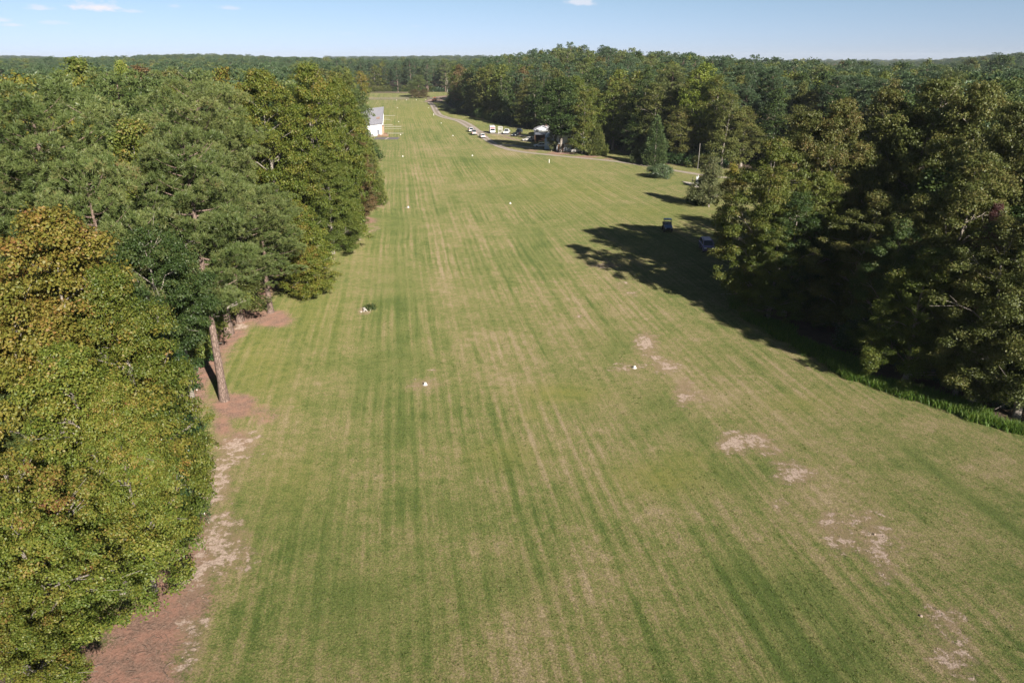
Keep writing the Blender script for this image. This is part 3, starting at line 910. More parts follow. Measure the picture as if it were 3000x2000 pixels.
def gravel_material(name, track, mid, verge):
    m, nt, b, out = nodes(name)
    N, L = nt.nodes, nt.links
    at = N.new('ShaderNodeAttribute'); at.attribute_name = 'across'
    geo = N.new('ShaderNodeNewGeometry')

    def noise(s, d=4):
        n = N.new('ShaderNodeTexNoise'); n.inputs['Scale'].default_value = s; n.inputs['Detail'].default_value = d
        L.new(geo.outputs['Position'], n.inputs['Vector']); return n.outputs[0]

    def M(op, a, b2=None):
        n = N.new('ShaderNodeMath'); n.operation = op
        for k, v in enumerate((a, b2)):
            if v is None: continue
            if isinstance(v, (int, float)): n.inputs[k].default_value = v
            else: L.new(v, n.inputs[k])
        return n.outputs[0]
    e = M('ADD', M('ABSOLUTE', at.outputs['Fac']), M('MULTIPLY', M('SUBTRACT', noise(.5), .5), .5))
    cr = N.new('ShaderNodeValToRGB'); el = cr.color_ramp.elements
    while len(el) < 5: el.new(.5)
    for k, (p, c) in enumerate([(0, mid), (.22, mid), (.42, track), (.72, track), (.98, verge)]):
        el[k].position = p; el[k].color = (*c, 1)
    L.new(e, cr.inputs[0])
    mx = N.new('ShaderNodeMix'); mx.data_type = 'RGBA'; mx.blend_type = 'MULTIPLY'; mx.inputs[0].default_value = 1
    mr = N.new('ShaderNodeMapRange'); mr.inputs[1].default_value = .3; mr.inputs[2].default_value = .7; mr.inputs[3].default_value = .7; mr.inputs[4].default_value = 1.2
    L.new(noise(9), mr.inputs[0]); L.new(cr.outputs[0], mx.inputs[6]); L.new(mr.outputs[0], mx.inputs[7])
    L.new(mx.outputs[2], b.inputs['Base Color']); b.inputs['Roughness'].default_value = .95
    return m


GRAVEL = gravel_material('pale_gravel', (.40, .335, .29), (.27, .22, .165), (.17, .145, .06))
DIRT = gravel_material('red_dirt', (.33, .23, .18), (.25, .17, .12), (.16, .13, .06))
ASPH = simple('grey_asphalt', (.14, .12, .13), .9, var=.2, scale=2)
CONC = simple('concrete', (.44, .39, .34), .85, var=.12, scale=2)
road_px = [(1258, 298), (1270, 312), (1277, 325), (1284, 336), (1300, 343), (1320, 348), (1345, 353), (1365, 363), (1385, 376), (1402, 389), (1416, 400), (1430, 411), (1448, 422), (1470, 432), (1500, 441), (1550, 448), (1610, 454), (1680, 461), (1750, 467), (1830, 476), (1900, 487), (1960, 497), (2010, 505), (2060, 514), (2140, 522), (2230, 528)]
ribbon('gravel_road', [P(*p) for p in road_px], [3.4, 3.4, 3.6, 3.8, 4.2, 4.8, 5.0, 4.0, 3.0, 2.6, 2.4, 2.2, 2.2], .045, GRAVEL, 'pale gravel lane curving along the right side of the airstrip')
ribbon('gravel_drive', [P(1398, 384), P(1420, 389), P(1445, 392), P(1480, 394), P(1520, 397), P(1545, 399), P(1570, 402)], [3.2, 4.5, 4, 3.5, 3], .055, GRAVEL, 'short gravel drive leading to the parked pickup truck', seed=3)
ribbon('gravel_path', [P(1440, 423), P(1475, 424), P(1510, 428), P(1550, 433), P(1590, 436)], [2.6, 2.2, 2.0], .052, GRAVEL, 'shaded gravel spur leading to the blue shed', seed=4)
ribbon('dirt_path', [P(1470, 398), P(1500, 407), P(1530, 414), P(1560, 416)], [1.4, 1.8, 1.4], .05, DIRT, 'thin bare dirt track across the shaded yard', seed=5)
ribbon('dirt_track', [P(1262, 300), P(1285, 290), P(1310, 283), P(1340, 280), P(1370, 279)], [10, 14, 16, 14], .05, DIRT, 'sandy track crossing the far clearing', seed=6)


def flat_strip(name, px0, px1, py, width, mat, label, z=.05):
    a, c = P(px0, py), P(px1, py)
    mb = MB(); mb.box(a[0], c[0], a[1] - width / 2, a[1] + width / 2, -.02, z)
    return tag(mb.build(name, mat), label, kind='structure')


for px1, py, w in ((1158, 339, 2.2), (1140, 347, 1.0), (1144, 351.3, 1.0), (1150, 366, 1.6), (1176, 371, 2.0), (1176, 377.5, .8), (1182, 391, 1.6)):
    flat_strip('paved_path', 1123.5, px1, py, w, CONC, 'narrow pale concrete taxi strip beside the long hangar')
flat_strip('pavement', 1098, 1168, 406, 7.0, ASPH, 'dark asphalt apron in front of the hangar end', z=.06)
a_, c_ = P(1132, 406), P(1136, 406)
mb = MB(); mb.box(a_[0], c_[0], a_[1] - 3.6, a_[1] + 3.6, .03, .066)
tag(mb.build('paved_stripe', CONC), 'pale stripe across the asphalt apron', kind='structure')

# fringe of bare debris at the back of the far meadow
ribbon('soil_bank', [P(1020, 274.0), P(1060, 273.2), P(1100, 272.2), P(1150, 272.0), P(1198, 273.4)], [8, 6, 9, 6], .35, gravel_material('pink_soil', (.34, .24, .21), (.28, .20, .17), (.2, .14, .08)), 'pinkish bare bank along the back of the far meadow', jag=1.2, seed=8)


# ------------------------------------------------------------------ materials for built things
WHITE = simple('white_paint', (.66, .66, .66), .35, var=.03)
WHITE_METAL = simple('white_metal', (.66, .66, .68), .4, var=.05, scale=.6)
ROOF_METAL = simple('roof_metal', (.48, .46, .50), .6, var=.06, scale=.3)
SIDING = simple('grey_siding', (.55, .58, .62), .6, var=.06, scale=1)
BLUE_SIDING = simple('blue_siding', (.42, .53, .66), .5, var=.05, scale=1)
SHINGLE = simple('shingle', (.12, .13, .16), .9, var=.2, scale=2)
BROWN = simple('brown_wood', (.16, .085, .05), .8, var=.25, scale=2)
RAW_WOOD = simple('raw_wood', (.34, .23, .15), .8, var=.2, scale=2)
WEATHERED = simple('weathered_wood', (.15, .125, .105), .9, var=.3, scale=2)
DARK = simple('dark_plastic', (.02, .02, .022), .6, var=.1)
RUBBER = simple('rubber', (.018, .018, .018), .85, var=.1)
GLASS = simple('dark_glass', (.02, .025, .03), .06, var=.0, spec=.9)
CHROME = simple('steel', (.62, .62, .64), .25, metal=1.0, var=.03)
LAMPW = simple('headlamp', (.80, .82, .85), .12, var=.02, spec=.9)
LAMPR = simple('tail_lamp', (.42, .02, .02), .2, var=.05)
SILVER = simple('silver_paint', (.55, .53, .50), .28, metal=.35, var=.03)
NAVY = simple('navy_paint', (.030, .040, .075), .25, var=.05)
BLUE = simple('blue_paint', (.085, .14, .27), .3, var=.05)
PURPLE = simple('purple_paint', (.18, .135, .29), .25, metal=.3, var=.04)
PURPLE_ROOF = PURPLE
BLACKP = simple('black_paint', (.015, .015, .018), .25, var=.05)
BEIGE = simple('beige_cushion', (.60, .52, .38), .8, var=.05)
RED = simple('red_band', (.55, .06, .07), .45, var=.08)
ORANGE = simple('orange_paint', (.62, .14, .03), .45, var=.08)
STONE = simple('pale_stone', (.62, .57, .50), .9, var=.15, scale=4, bump=.4)
MARK = simple('marker_white', (.62, .61, .57), .55, var=.04, scale=5)
POLE = simple('creosote_pole', (.060, .045, .035), .9, var=.25, scale=3)
POLE_G = simple('grey_pole', (.24, .22, .20), .9, var=.2, scale=3)


# ------------------------------------------------------------------ vehicles (forward is local +y)
def wheel(parent, x, y, r, w):
    mb = MB(); mb.lathe([(r * .55, -w / 2), (r * .92, -w / 2), (r, -w * .32), (r, w * .32), (r * .92, w / 2), (r * .55, w / 2)], 18)
    t = mb.build('wheel', RUBBER, parent, smooth=False)
    t.rotation_euler = (0, math.pi / 2, 0); t.location = (x, y, r)
    m2 = MB(); m2.lathe([(r * .12, -w * .56), (r * .5, -w * .53), (r * .6, -w * .4), (r * .6, w * .4), (r * .5, w * .53), (r * .12, w * .56)], 14)
    m2.build('rim', CHROME, t)


def lamps(root, L, W, zf, zr, y_f=None, y_r=None):
    for s in (-1, 1):
        m = MB(); m.box(s * W * .36 - .19, s * W * .36 + .19, L / 2 - .10, L / 2 + .015, zf - .085, zf + .085, taper=(.03, .0)); m.build('headlight', LAMPW, root, bevel=.015)
        m = MB(); m.box(s * W * .41 - .10, s * W * .41 + .10, -L / 2 - .015, -L / 2 + .08, zr - .15, zr + .15); m.build('tail_light', LAMPR, root, bevel=.015)
        m = MB(); m.box(s * (W / 2 + .09) - .09, s * (W / 2 + .09) + .09, L * .14, L * .14 + .12, .98, 1.14); m.build('mirror', DARK, root, bevel=.02)
    m = MB(); m.box(-W * .44, W * .44, L / 2 - .06, L / 2 + .06, .30, .46); m.build('front_bumper', DARK, root, bevel=.03)
    m = MB(); m.box(-W * .44, W * .44, -L / 2 - .06, -L / 2 + .06, .32, .50); m.build('rear_bumper', DARK, root, bevel=.03)
    m = MB(); m.box(-W * .22, W * .22, L / 2 - .02, L / 2 + .025, zf - .10, zf + .07); m.build('grille', DARK, root)


def car(style, paint, label, px, py, rz, cat='car', group='cars and trucks parked by the lane', Lx=None, loc=None, roof_paint=None):
    x, y = P(px, py) if loc is None else loc
    spec = {'sedan': (4.7, 1.82, .90, 1.42), 'suv': (4.6, 1.85, 1.02, 1.70), 'pickup': (5.5, 1.98, 1.10, 1.86)}[style]
    L, W, belt, top = spec
    root = thing('car' if style == 'sedan' else ('suv' if style == 'suv' else 'pickup_truck'), label, cat, (x, y, .03), rz, group)
    h = L / 2
    g = .30
    if style == 'sedan':
        prof = [(-h, .42), (-h + .12, .30), (h - .15, .26), (h, .42), (h - .02, .62), (h - .25, .74), (h - 1.25, belt), (-h + .75, belt + .02), (-h + .08, belt - .06), (-h, .70)]
        cab = (-h + .55, h - 1.15, -h + 1.35, h - 1.95)
    elif style == 'suv':
        prof = [(-h, .45), (-h + .10, .34), (h - .15, .30), (h, .48), (h - .02, .78), (h - .2, .90), (h - 1.05, belt + .02), (-h + .1, belt), (-h, .90)]
        cab = (-h + .06, h - 1.0, -h + .42, h - 1.75)
    else:
        prof = [(-h, .52), (-h + .08, .44), (h - .12, .38), (h, .55), (h - .02, .98), (h - .15, 1.08), (h - 1.3, belt + .03), (-h + .04, belt), (-h, 1.0)]
        cab = (-.55, h - 1.25, -.35, h - 1.95)
    mb = MB(); mb.prism(prof, -W / 2, W / 2, inset=.09)
    body = mb.build('body', paint, root, bevel=.03)
    y0, y1, t0, t1 = cab
    wi, ti = W / 2 - .10, W / 2 - .26
    zb = belt - .05
    # greenhouse as glass, roof and pillars over it
    m = MB()
    vs = [m.bm.verts.new(p) for p in ((-wi, y0, zb), (wi, y0, zb), (wi, y1, zb), (-wi, y1, zb), (-ti, t0, top - .05), (ti, t0, top - .05), (ti, t1, top - .05), (-ti, t1, top - .05))]
    for f in ((0, 1, 5, 4), (1, 2, 6, 5), (2, 3, 7, 6), (3, 0, 4, 7), (4, 5, 6, 7)): m.bm.faces.new([vs[i] for i in f])
    m.build('window', GLASS, root)
    m = MB(); m.box(-ti - .04, ti + .04, t0 - .05, t1 + .05, top - .07, top, taper=(.05, .06)); m.build('roof', roof_paint or paint, root, bevel=.02)
    for s in (-1, 1):
        ym, tm = (y0 + y1) / 2, (t0 + t1) / 2
        for p0, p1, rr in (((s * wi, y1, zb), (s * ti, t1, top - .05), .045), ((s * wi, y0, zb), (s * ti, t0, top - .05), .06), ((s * (wi + .005), ym, zb), (s * (ti + .005), tm, top - .05), .045)):
            m = MB(); m.tube([p0, p1], rr, n=6); m.build('pillar', paint, root)
    if style == 'pickup':
        m = MB(); m.box(-W / 2 + .16, W / 2 - .16, -h + .14, -.75, belt - .02, belt + .012); m.build('bed_liner', DARK, root)
        m = MB()
        m.box(-W / 2 + .04, -W / 2 + .14, -h + .05, -.6, belt, belt + .06); m.box(W / 2 - .14, W / 2 - .04, -h + .05, -.6, belt, belt + .06); m.box(-W / 2 + .14, W / 2 - .14, -h + .03, -h + .12, belt, belt + .06)
        m.build('bed_rail', paint, root)
    if style == 'suv':
        m = MB()
        for s in (-1, 1): m.tube([(s * (ti - .05), t0 + .2, top + .05), (s * (ti - .05), t1 - .2, top + .05)], .025, n=6)
        m.build('roof_rack', DARK, root)
    r = {'sedan': .33, 'suv': .36, 'pickup': .40}[style]
    for s in (-1, 1):
        for yy in (-h + .92, h - .92): wheel(root, s * (W / 2 - .10), yy, r, .23)
    lamps(root, L, W, .68 if style == 'sedan' else .86, .82 if style == 'sedan' else .98)
    return root


def R(d): return math.radians(d)


G_CAR = 'cars and trucks parked by the lane'
car('suv', WHITE, 'white hatchback farthest back of the three white cars left of the lane', 1379, 386, R(10), 'car')
car('pickup', SILVER, 'off-white pickup truck close beside the rear white hatchback', 1388.5, 394.5, R(8), 'pickup truck')
car('sedan', WHITE, 'white sedan nearest the camera of the three left of the lane', 1413, 403.5, R(12), 'car')
car('pickup', WHITE, 'white pickup truck with a black grille facing the camera by the scaffold', 1484.5, 392.5, R(172), 'pickup truck')
car('pickup', NAVY, 'dark blue pickup truck parked in deep shade under the trees', 1521, 391, R(170), 'pickup truck')
car('sedan', BLACKP, 'low black car on the gravel drive in the shade', 1511, 399.5, R(160), 'car')
car('sedan', SILVER, 'silver sedan parked side-on beside the brown carport', 1549, 413.5, R(96), 'car')
car('sedan', WHITE, 'white car with its tail hidden behind the pale blue shed', 1584, 431.5, R(94), 'car')
car('suv', SILVER, 'grey car under the trees below the two-storey house', 1692, 447, R(95), 'car')
car('suv', PURPLE, 'purple station wagon in the tree shadow at the edge of the near woods', 2070, 733, R(176), 'car', group=None)


def camper():
    x, y = P(1442, 390)
    t = thing('camper_van', 'boxy white camper van with a red band across its end', 'van', (x, y, .03), R(186))
    m = MB(); m.box(-1.05, 1.05, -2.9, 2.2, .45, 2.75, taper=(.06, .05)); m.build('body', WHITE, t, bevel=.08)
    m = MB(); m.prism([(2.18, .45), (3.1, .45), (3.1, 1.0), (2.85, 1.15), (2.3, 1.9), (2.18, 1.9)], -.98, .98, inset=.06); m.build('cab', WHITE, t, bevel=.03)
    m = MB(); m.face([(-.85, 2.92, 1.18), (.85, 2.92, 1.18), (.8, 2.44, 1.83), (-.8, 2.44, 1.83)]); m.build('windscreen', GLASS, t)
    m = MB(); m.box(-.9, .9, 2.12, 2.24, 1.98, 2.32); m.build('red_band', RED, t)
    m = MB(); m.box(-.9, .9, -2.97, -2.86, 1.2, 1.6); m.build('rear_band', RED, t)
    for s in (-1, 1):
        m = MB(); m.box(s * 1.03 - .02, s * 1.03 + .02, -1.6, .6, 1.6, 2.2); m.build('window', GLASS, t)
        m = MB(); m.box(s * .72 - .16, s * .72 + .16, 3.02, 3.12, .75, .95); m.build('headlight', LAMPW, t)
        for yy in (-1.9, 2.3): wheel(t, s * .92, yy, .37, .25)


camper()


def rv():
    t = thing('motorhome', 'long white motorhome whose roof shows behind the two-storey house', 'motorhome', (*[T(1683, 381, 263)[0], 263], .03), R(90))
    m = MB(); m.box(-1.2, 1.2, -3.6, 3.2, .5, 3.3, taper=(.08, .08)); m.build('body', WHITE, t, bevel=.1)
    m = MB(); m.box(-1.22, 1.22, -1.5, 1.5, 1.7, 2.4); m.build('window', GLASS, t)
    m = MB(); m.box(-.4, .4, -.5, .5, 3.3, 3.62, taper=(.06, .06)); m.build('roof_vent', WHITE_METAL, t, bevel=.03)
    for s in (-1, 1):
        for yy in (-2.2, 2.3): wheel(t, s * 1.05, yy, .42, .28)


rv()


def utv():
    x, y = P(1954, 676)
    t = thing('utility_vehicle', 'blue and black off-road utility buggy with a roof standing on the grass', 'buggy', (x, y, .03), R(177))
    W = .72
    m = MB(); m.prism([(-1.45, .42), (1.45, .42), (1.5, .62), (1.3, .86), (.55, 1.0), (.45, .62), (-.5, .62), (-.55, .95), (-1.45, .95)], -W + .1, W - .1, inset=.05); m.build('body', DARK, t, bevel=.02)
    m = MB(); m.prism([(.50, .98), (1.46, .76), (1.50, .86), (1.34, .99), (.62, 1.16), (.50, 1.14)], -W + .06, W - .06, inset=.05); m.build('hood', BLUE, t, bevel=.02)
    m = MB(); m.box(-W + .05, W - .05, -1.5, -.55, .92, 1.02); m.box(-W + .05, -W + .11, -1.5, -.55, 1.02, 1.25); m.box(W - .11, W - .05, -1.5, -.55, 1.02, 1.25); m.box(-W + .11, W - .11, -1.5, -1.44, 1.02, 1.25); m.build('cargo_bed', DARK, t)
    m = MB()
    for s in (-1, 1):
        m.tube([(s * (W - .08), .62, 1.05), (s * (W - .13), .22, 1.92), (s * (W - .13), -.55, 1.94), (s * (W - .08), -.62, .95)], .032, n=8)
    m.tube([(-W + .13, .22, 1.92), (W - .13, .22, 1.92)], .03, n=8); m.tube([(-W + .13, -.55, 1.94), (W - .13, -.55, 1.94)], .03, n=8)
    m.build('roll_cage', DARK, t)
    m = MB(); m.box(-W + .02, W - .02, -.72, .34, 1.95, 2.03, taper=(.06, .06)); m.build('roof', BLUE, t, bevel=.03)
    m = MB(); m.face([(-W + .14, .66, 1.12), (W - .14, .66, 1.12), (W - .16, .36, 1.66), (-W + .16, .36, 1.66)]); m.build('windscreen', GLASS, t)
    m = MB(); m.box(-W + .14, W - .14, -.5, -.05, .62, .82); m.build('seat', DARK, t, bevel=.03)
    m = MB(); m.box(-W + .14, W - .14, -.56, -.42, .82, 1.5); m.build('seat_back', BEIGE, t, bevel=.04)
    for s in (-1, 1):
        m = MB(); m.box(s * .48 - .12, s * .48 + .12, 1.44, 1.54, .66, .80); m.build('headlight', LAMPW, t, bevel=.02)
        for yy in (-1.0, 1.02): wheel(t, s * (W - .06), yy, .34, .26)
    m = MB(); m.tube([(-.55, 1.58, .48), (-.5, 1.62, .78), (.5, 1.62, .78), (.55, 1.58, .48)], .03, n=6); m.build('brush_guard', DARK, t)


utv()


def tractor():
    x, y = P(1272, 298.5)
    t = thing('tractor', 'small orange tractor parked at the far end of the airstrip', 'tractor', (x, y, .03), R(150))
    m = MB(); m.box(-.45, .45, .1, 2.0, .8, 1.5, taper=(.05, .08)); m.build('hood', ORANGE, t, bevel=.06)
    m = MB(); m.box(-.5, .5, -1.3, .1, .6, 1.05); m.build('chassis', DARK, t)
    m = MB(); m.box(-1.0, 1.0, -1.4, -.1, 1.25, 1.4); m.build('fender', ORANGE, t, bevel=.04)
    m = MB(); m.box(-.85, .85, -1.2, .4, 2.6, 2.75); m.build('canopy', ORANGE, t, bevel=.04)
    m = MB()
    for s in (-1, 1):
        m.tube([(s * .75, -1.1, 1.3), (s * .75, -1.1, 2.62)], .04); m.tube([(s * .5, .2, 1.3), (s * .6, .2, 2.62)], .04)
    m.build('canopy_post', DARK, t)
    m = MB(); m.box(-.3, .3, -.9, -.4, 1.2, 1.35); m.build('seat', DARK, t)
    for s in (-1, 1):
        wheel(t, s * .85, -.8, .78, .42); wheel(t, s * .62, 1.5, .42, .26)


tractor()


# ------------------------------------------------------------------ hangar
def hangar():
    x1, y0 = P(1119.5, 397)
    y1 = y0 + 98
    x0 = x1 - 13
    hE, hW = 4.2, 2.9
    t = thing('hangar', 'long white metal hangar with a pale grey roof beside the airstrip', 'hangar', (x1, y0, .03), math.radians(9.2))
    w = -13.0
    Lh = 98.0
    m = MB()
    v = [m.bm.verts.new(p) for p in ((0, 0, 0), (w, 0, 0), (w, 0, hW), (0, 0, hE), (0, Lh, 0), (w, Lh, 0), (w, Lh, hW), (0, Lh, hE))]
    for f in ((0, 1, 2, 3), (4, 7, 6, 5), (0, 3, 7, 4), (1, 5, 6, 2)): m.bm.faces.new([v[i] for i in f])
    m.build('wall', WHITE_METAL, t)
    m = MB()
    sl = (hE - hW) / 13.0
    for k in range(62):               # standing-seam panels
        a = -.5 + k * 1.6; b_ = a + 1.6
        for (u0, u1, dz) in ((a, b_ - .07, .10), (b_ - .07, b_, .16)):
            q = [m.bm.verts.new(p) for p in ((.35, u0, hE + .35 * sl + dz), (.35, u1, hE + .35 * sl + dz), (w - .35, u1, hW - .35 * sl + dz), (w - .35, u0, hW - .35 * sl + dz))]
            m.bm.faces.new(q)
            q2 = [m.bm.verts.new(p) for p in ((.35, u0, hE + .35 * sl + dz), (.35, u1, hE + .35 * sl + dz), (.35, u1, hE + .01), (.35, u0, hE + .01))]
            m.bm.faces.new(q2)
    m.build('roof', ROOF_METAL, t)
    m = MB(); m.box(.36, .46, -.5, Lh + .7, hE - .25, hE + .2); m.build('gutter', simple('grey_trim', (.30, .29, .36), .5), t)
    for k in range(7):
        m = MB(); m.box(.02, .10, 4 + k * 13.3, 15.2 + k * 13.3, .1, 3.5)
        d = m.build('hangar_door', WHITE_METAL, t)
        m = MB()
        for j in range(6): m.box(.10, .14, 4.2 + k * 13.3 + j * 2.0, 4.3 + k * 13.3 + j * 2.0, .1, 3.5)
        m.build('door_rib', WHITE_METAL, d)
    m = MB(); m.box(-.05, .9, .4, 5.5, .1, 3.3); m.build('wooden_door', RAW_WOOD, t)
    m = MB(); m.box(-1.75, -.85, -.08, .02, .05, 2.1); d = m.build('door', simple('grey_door', (.16, .17, .20), .5), t)
    m = MB(); m.tube([(-1.65, -.12, 1.0), (-1.65, -.2, 1.0)], .03); m.build('handle', CHROME, d)
    m = MB(); m.box(-6.2, -5.2, -.06, .02, 1.2, 2.1); m.build('window', GLASS, t)
    # rust-stained sheet lying on the roof
    yy = 29.0
    m = MB(); q = [(-.9, yy - 6, hE - .9 * sl + .18), (-.9, yy + 6, hE - .9 * sl + .18), (-2.4, yy + 5, hE - 2.4 * sl + .18), (-2.2, yy - 5, hE - 2.2 * sl + .18)]
    m.face(q); m.build('roof_patch', simple('rusty_sheet', (.52, .34, .27), .7, var=.3, scale=.5), t)
    # things standing at its end
    p = thing('lumber_stack', 'stack of raw boards lying at the corner of the hangar', 'lumber', (x1 + 1.2, y0 - 4.5, .03), R(8))
    for k in range(4):
        m = MB(); m.box(-2.0, 2.0, -.9 + .03 * k, .9 - .04 * k, .18 * k + .02, .18 * k + .16); m.build('board', RAW_WOOD if k % 2 else BROWN, p)
    p = thing('crate', 'brown wooden crate against the hangar corner', 'crate', (x1 + 1.6, y0 - 1.6, .03))
    m = MB(); m.box(-.6, .6, -.6, .6, 0, 1.0); m.build('box', BROWN, p)
    m = MB()
    for zz in (.1, .5, .9): m.box(-.64, .64, -.64, -.60, zz - .06, zz + .06); m.box(.60, .64, -.6, .64, zz - .06, zz + .06)
    m.build('slat', RAW_WOOD, p)
    m = MB(); m.box(-11, -.2, -4.5, -.1, -.02, .05)
    o = m.build('paved_slab', CONC); o.location = (x1, y0, .0)
    tag(o, 'pale concrete slab at the end wall of the hangar', kind='structure')


hangar()


# ------------------------------------------------------------------ houses and sheds behind the lane
def window_part(parent, x, y, z, w, h, frame=WHITE):
    m = MB(); m.box(x - w / 2 - .09, x + w / 2 + .09, y - .10, y, z - .09, z + h + .09); f = m.build('window', frame, parent)
    m = MB()
    for k in (0, 1):
        for j in (0, 1):
            m.box(x - w / 2 + k * (w / 2 + .02), x - .02 + k * (w / 2 + .02), y - .125, y - .102, z + j * (h / 2 + .02), z + h / 2 - .02 + j * (h / 2 + .02))
    m.build('pane', GLASS, f)


def gable(t, W, D, h, rise, wall, roof, over=.45, hip=False):
    m = MB()
    v = [m.bm.verts.new(p) for p in ((-W / 2, 0, 0), (W / 2, 0, 0), (W / 2, D, 0), (-W / 2, D, 0), (-W / 2, 0, h), (W / 2, 0, h), (W / 2, D, h), (-W / 2, D, h), (0, 0, h + rise), (0, D, h + rise))]
    for f in ((0, 1, 5, 8, 4), (2, 3, 7, 9, 6), (1, 2, 6, 5), (3, 0, 4, 7)): m.bm.faces.new([v[i] for i in f])
    m.build('wall', wall, t)
    m = MB(); k = rise / (W / 2)
    for s in (-1, 1):
        a = [(0, -over, h + rise + .06), (0, D + over, h + rise + .06), (s * (W / 2 + over), D + over, h - over * k + .06), (s * (W / 2 + over), -over, h - over * k + .06)]
        b = [(p[0], p[1], p[2] + .12) for p in a]
        va = [m.bm.verts.new(p) for p in a]; vb = [m.bm.verts.new(p) for p in b]
        m.bm.faces.new(vb); m.bm.faces.new(list(reversed(va)))
        for i in range(4): m.bm.faces.new((va[i], va[(i + 1) % 4], vb[(i + 1) % 4], vb[i]))
    return m.build('roof', roof, t)


x, _ = P(1590, 402)
hx, hz = T(1590, 366, 282)
t = thing('house', 'small pale house with a low light grey gable roof behind the carport', 'house', (hx, 282, .03), R(-6))
rf = gable(t, 6.6, 8, hz - 1.9, 1.5, SIDING, ROOF_METAL, over=.5)
m = MB(); m.box(.9, 1.4, 3, 3.5, hz - .9, hz + .3); m.build('chimney', BROWN, rf)
m = MB(); m.box(-3.1, 3.3, -3.4, -.6, hz - 2.75, hz - 2.65, rot=Matrix.Rotation(R(-14), 4, 'X') @ Matrix.Translation((0, -.2, 0.0))); m.build('porch_roof', WHITE, t)
m = MB()
for xx in (-2.9, 0, 3.1): m.box(xx - .07, xx + .07, -3.3, -3.16, 0, hz - 3.0)
m.build('porch_post', WHITE, t)
m = MB(); m.box(-.5, .45, -.06, .02, 0, 2.05); d = m.build('door', WHITE, t)
m = MB(); m.tube([(.3, -.08, 1.0), (.3, -.16, 1.0)], .03); m.build('handle', CHROME, d)
window_part(t, -2.0, 0, 1.0, 1.0, 1.2); window_part(t, 1.8, 0, 1.0, 1.0, 1.2)

cx, cy = P(1583, 420)
t = thing('carport', 'dark brown carport with a shallow roof in front of the small house', 'carport', (cx, cy, .03), R(-4))
m = MB(); m.box(-2.0, 2.4, -.3, 7, 2.9, 3.05); m.build('roof', SHINGLE, t)
m = MB()
for xx in (-1.9, 2.3):
    for yy in (0, 3.3, 6.6): m.box(xx - .07, xx + .07, yy - .07, yy + .07, 0, 2.9)
m.build('post', BROWN, t)
m = MB(); m.box(-1.83, 2.22, 6.7, 6.8, 0, 2.9); m.box(-1.95, -1.88, .1, 6.5, 0, 2.2); m.build('wall', BROWN, t)

sx, sy = P(1609, 438.5)
t = thing('storage_shed', 'plain pale blue flat-topped storage shed nearest the lane', 'shed', (sx, sy, .03), R(-3))
m = MB(); m.box(-1.5, 1.5, 0, 2.6, 0, 3.0); m.build('wall', BLUE_SIDING, t)
m = MB(); m.box(-1.58, 1.58, -.08, 2.68, 3.0, 3.1); m.build('roof', BLUE_SIDING, t)
m = MB(); m.box(-1.53, -1.46, -.03, .05, 0, 3.0); m.box(1.46, 1.53, -.03, .05, 0, 3.0); m.build('corner_trim', WHITE, t)
m = MB(); m.box(-.9, .0 - .02, -.05, -.001, .05, 2.2); m.box(.02, .9, -.05, -.001, .05, 2.2); d = m.build('door', BLUE_SIDING, t)
m = MB(); m.tube([(.12, -.06, 1.1), (.12, -.12, 1.1)], .03); m.build('handle', CHROME, d)

gx, gz = T(1612, 391, 247)
t = thing('barn_shed', 'pale blue barn-shaped shed rising behind the flat-topped shed', 'shed', (gx, 247, .03), R(-3))
m = MB()
hw = 1.45
prof = [(-hw, 0), (hw, 0), (hw, gz - 2.0), (hw + .25, gz - 1.2), (.75, gz - .1), (-.75, gz - .1), (-hw - .25, gz - 1.2), (-hw, gz - 2.0)]
a = [m.bm.verts.new((p[0], 0, p[1])) for p in prof]; b = [m.bm.verts.new((p[0], 4, p[1])) for p in prof]
m.bm.faces.new(a); m.bm.faces.new(list(reversed(b)))
for i in (0, 1, 7): m.bm.faces.new((a[i], b[i], b[(i + 1) % 8], a[(i + 1) % 8]))
m.build('wall', BLUE_SIDING, t)
m = MB()
for (p, q) in (((hw + .3, gz - 1.25), (.78, gz - .05)), ((.78, gz - .05), (-.78, gz - .05)), ((-.78, gz - .05), (-hw - .3, gz - 1.25))):
    va = [m.bm.verts.new(c) for c in ((p[0], -.2, p[1]), (p[0], 4.2, p[1]), (q[0], 4.2, q[1]), (q[0], -.2, q[1]))]
    vb = [m.bm.verts.new((c.co.x, c.co.y, c.co.z + .1)) for c in va]
    m.bm.faces.new(vb); m.bm.faces.new(list(reversed(va)))
    for i in range(4): m.bm.faces.new((va[i], va[(i + 1) % 4], vb[(i + 1) % 4], vb[i]))
m.build('roof', WHITE_METAL, t)

hx, hy = P(1667, 446)
hy += 1.5
t = thing('two_storey_house', 'two-storey white sided house with a dark roof and a deck half hidden by trees', 'house', (hx + .6, hy, .03), R(-2))
gable(t, 9.0, 8.5, 4.9, .9, SIDING, SHINGLE, over=.4)
window_part(t, -.4, 0, 3.1, 1.1, 1.4); window_part(t, 2.6, 0, 3.1, 1.1, 1.4); window_part(t, -3.2, 0, 3.2, .9, 1.2)
m = MB(); m.box(-2.0, 3.6, -2.0, -.01, 2.45, 2.6); m.build('deck', BROWN, t)
m = MB()
for k in range(22): m.box(-1.98 + k * .262, -1.93 + k * .262, -1.98, -1.93, 2.6, 3.3)
m.box(-2.0, 3.6, -2.0, -1.9, 3.3, 3.38); m.build('railing', WEATHERED, t)
for xx in (-1.9, .8, 3.5):
    m = MB(); m.box(xx - .08, xx + .08, -1.95, -1.79, 0, 2.45); m.build('deck_post', WEATHERED, t)
m = MB(); m.box(.6, 1.6, -.06, -.001, 0, 2.1); d = m.build('door', DARK, t)
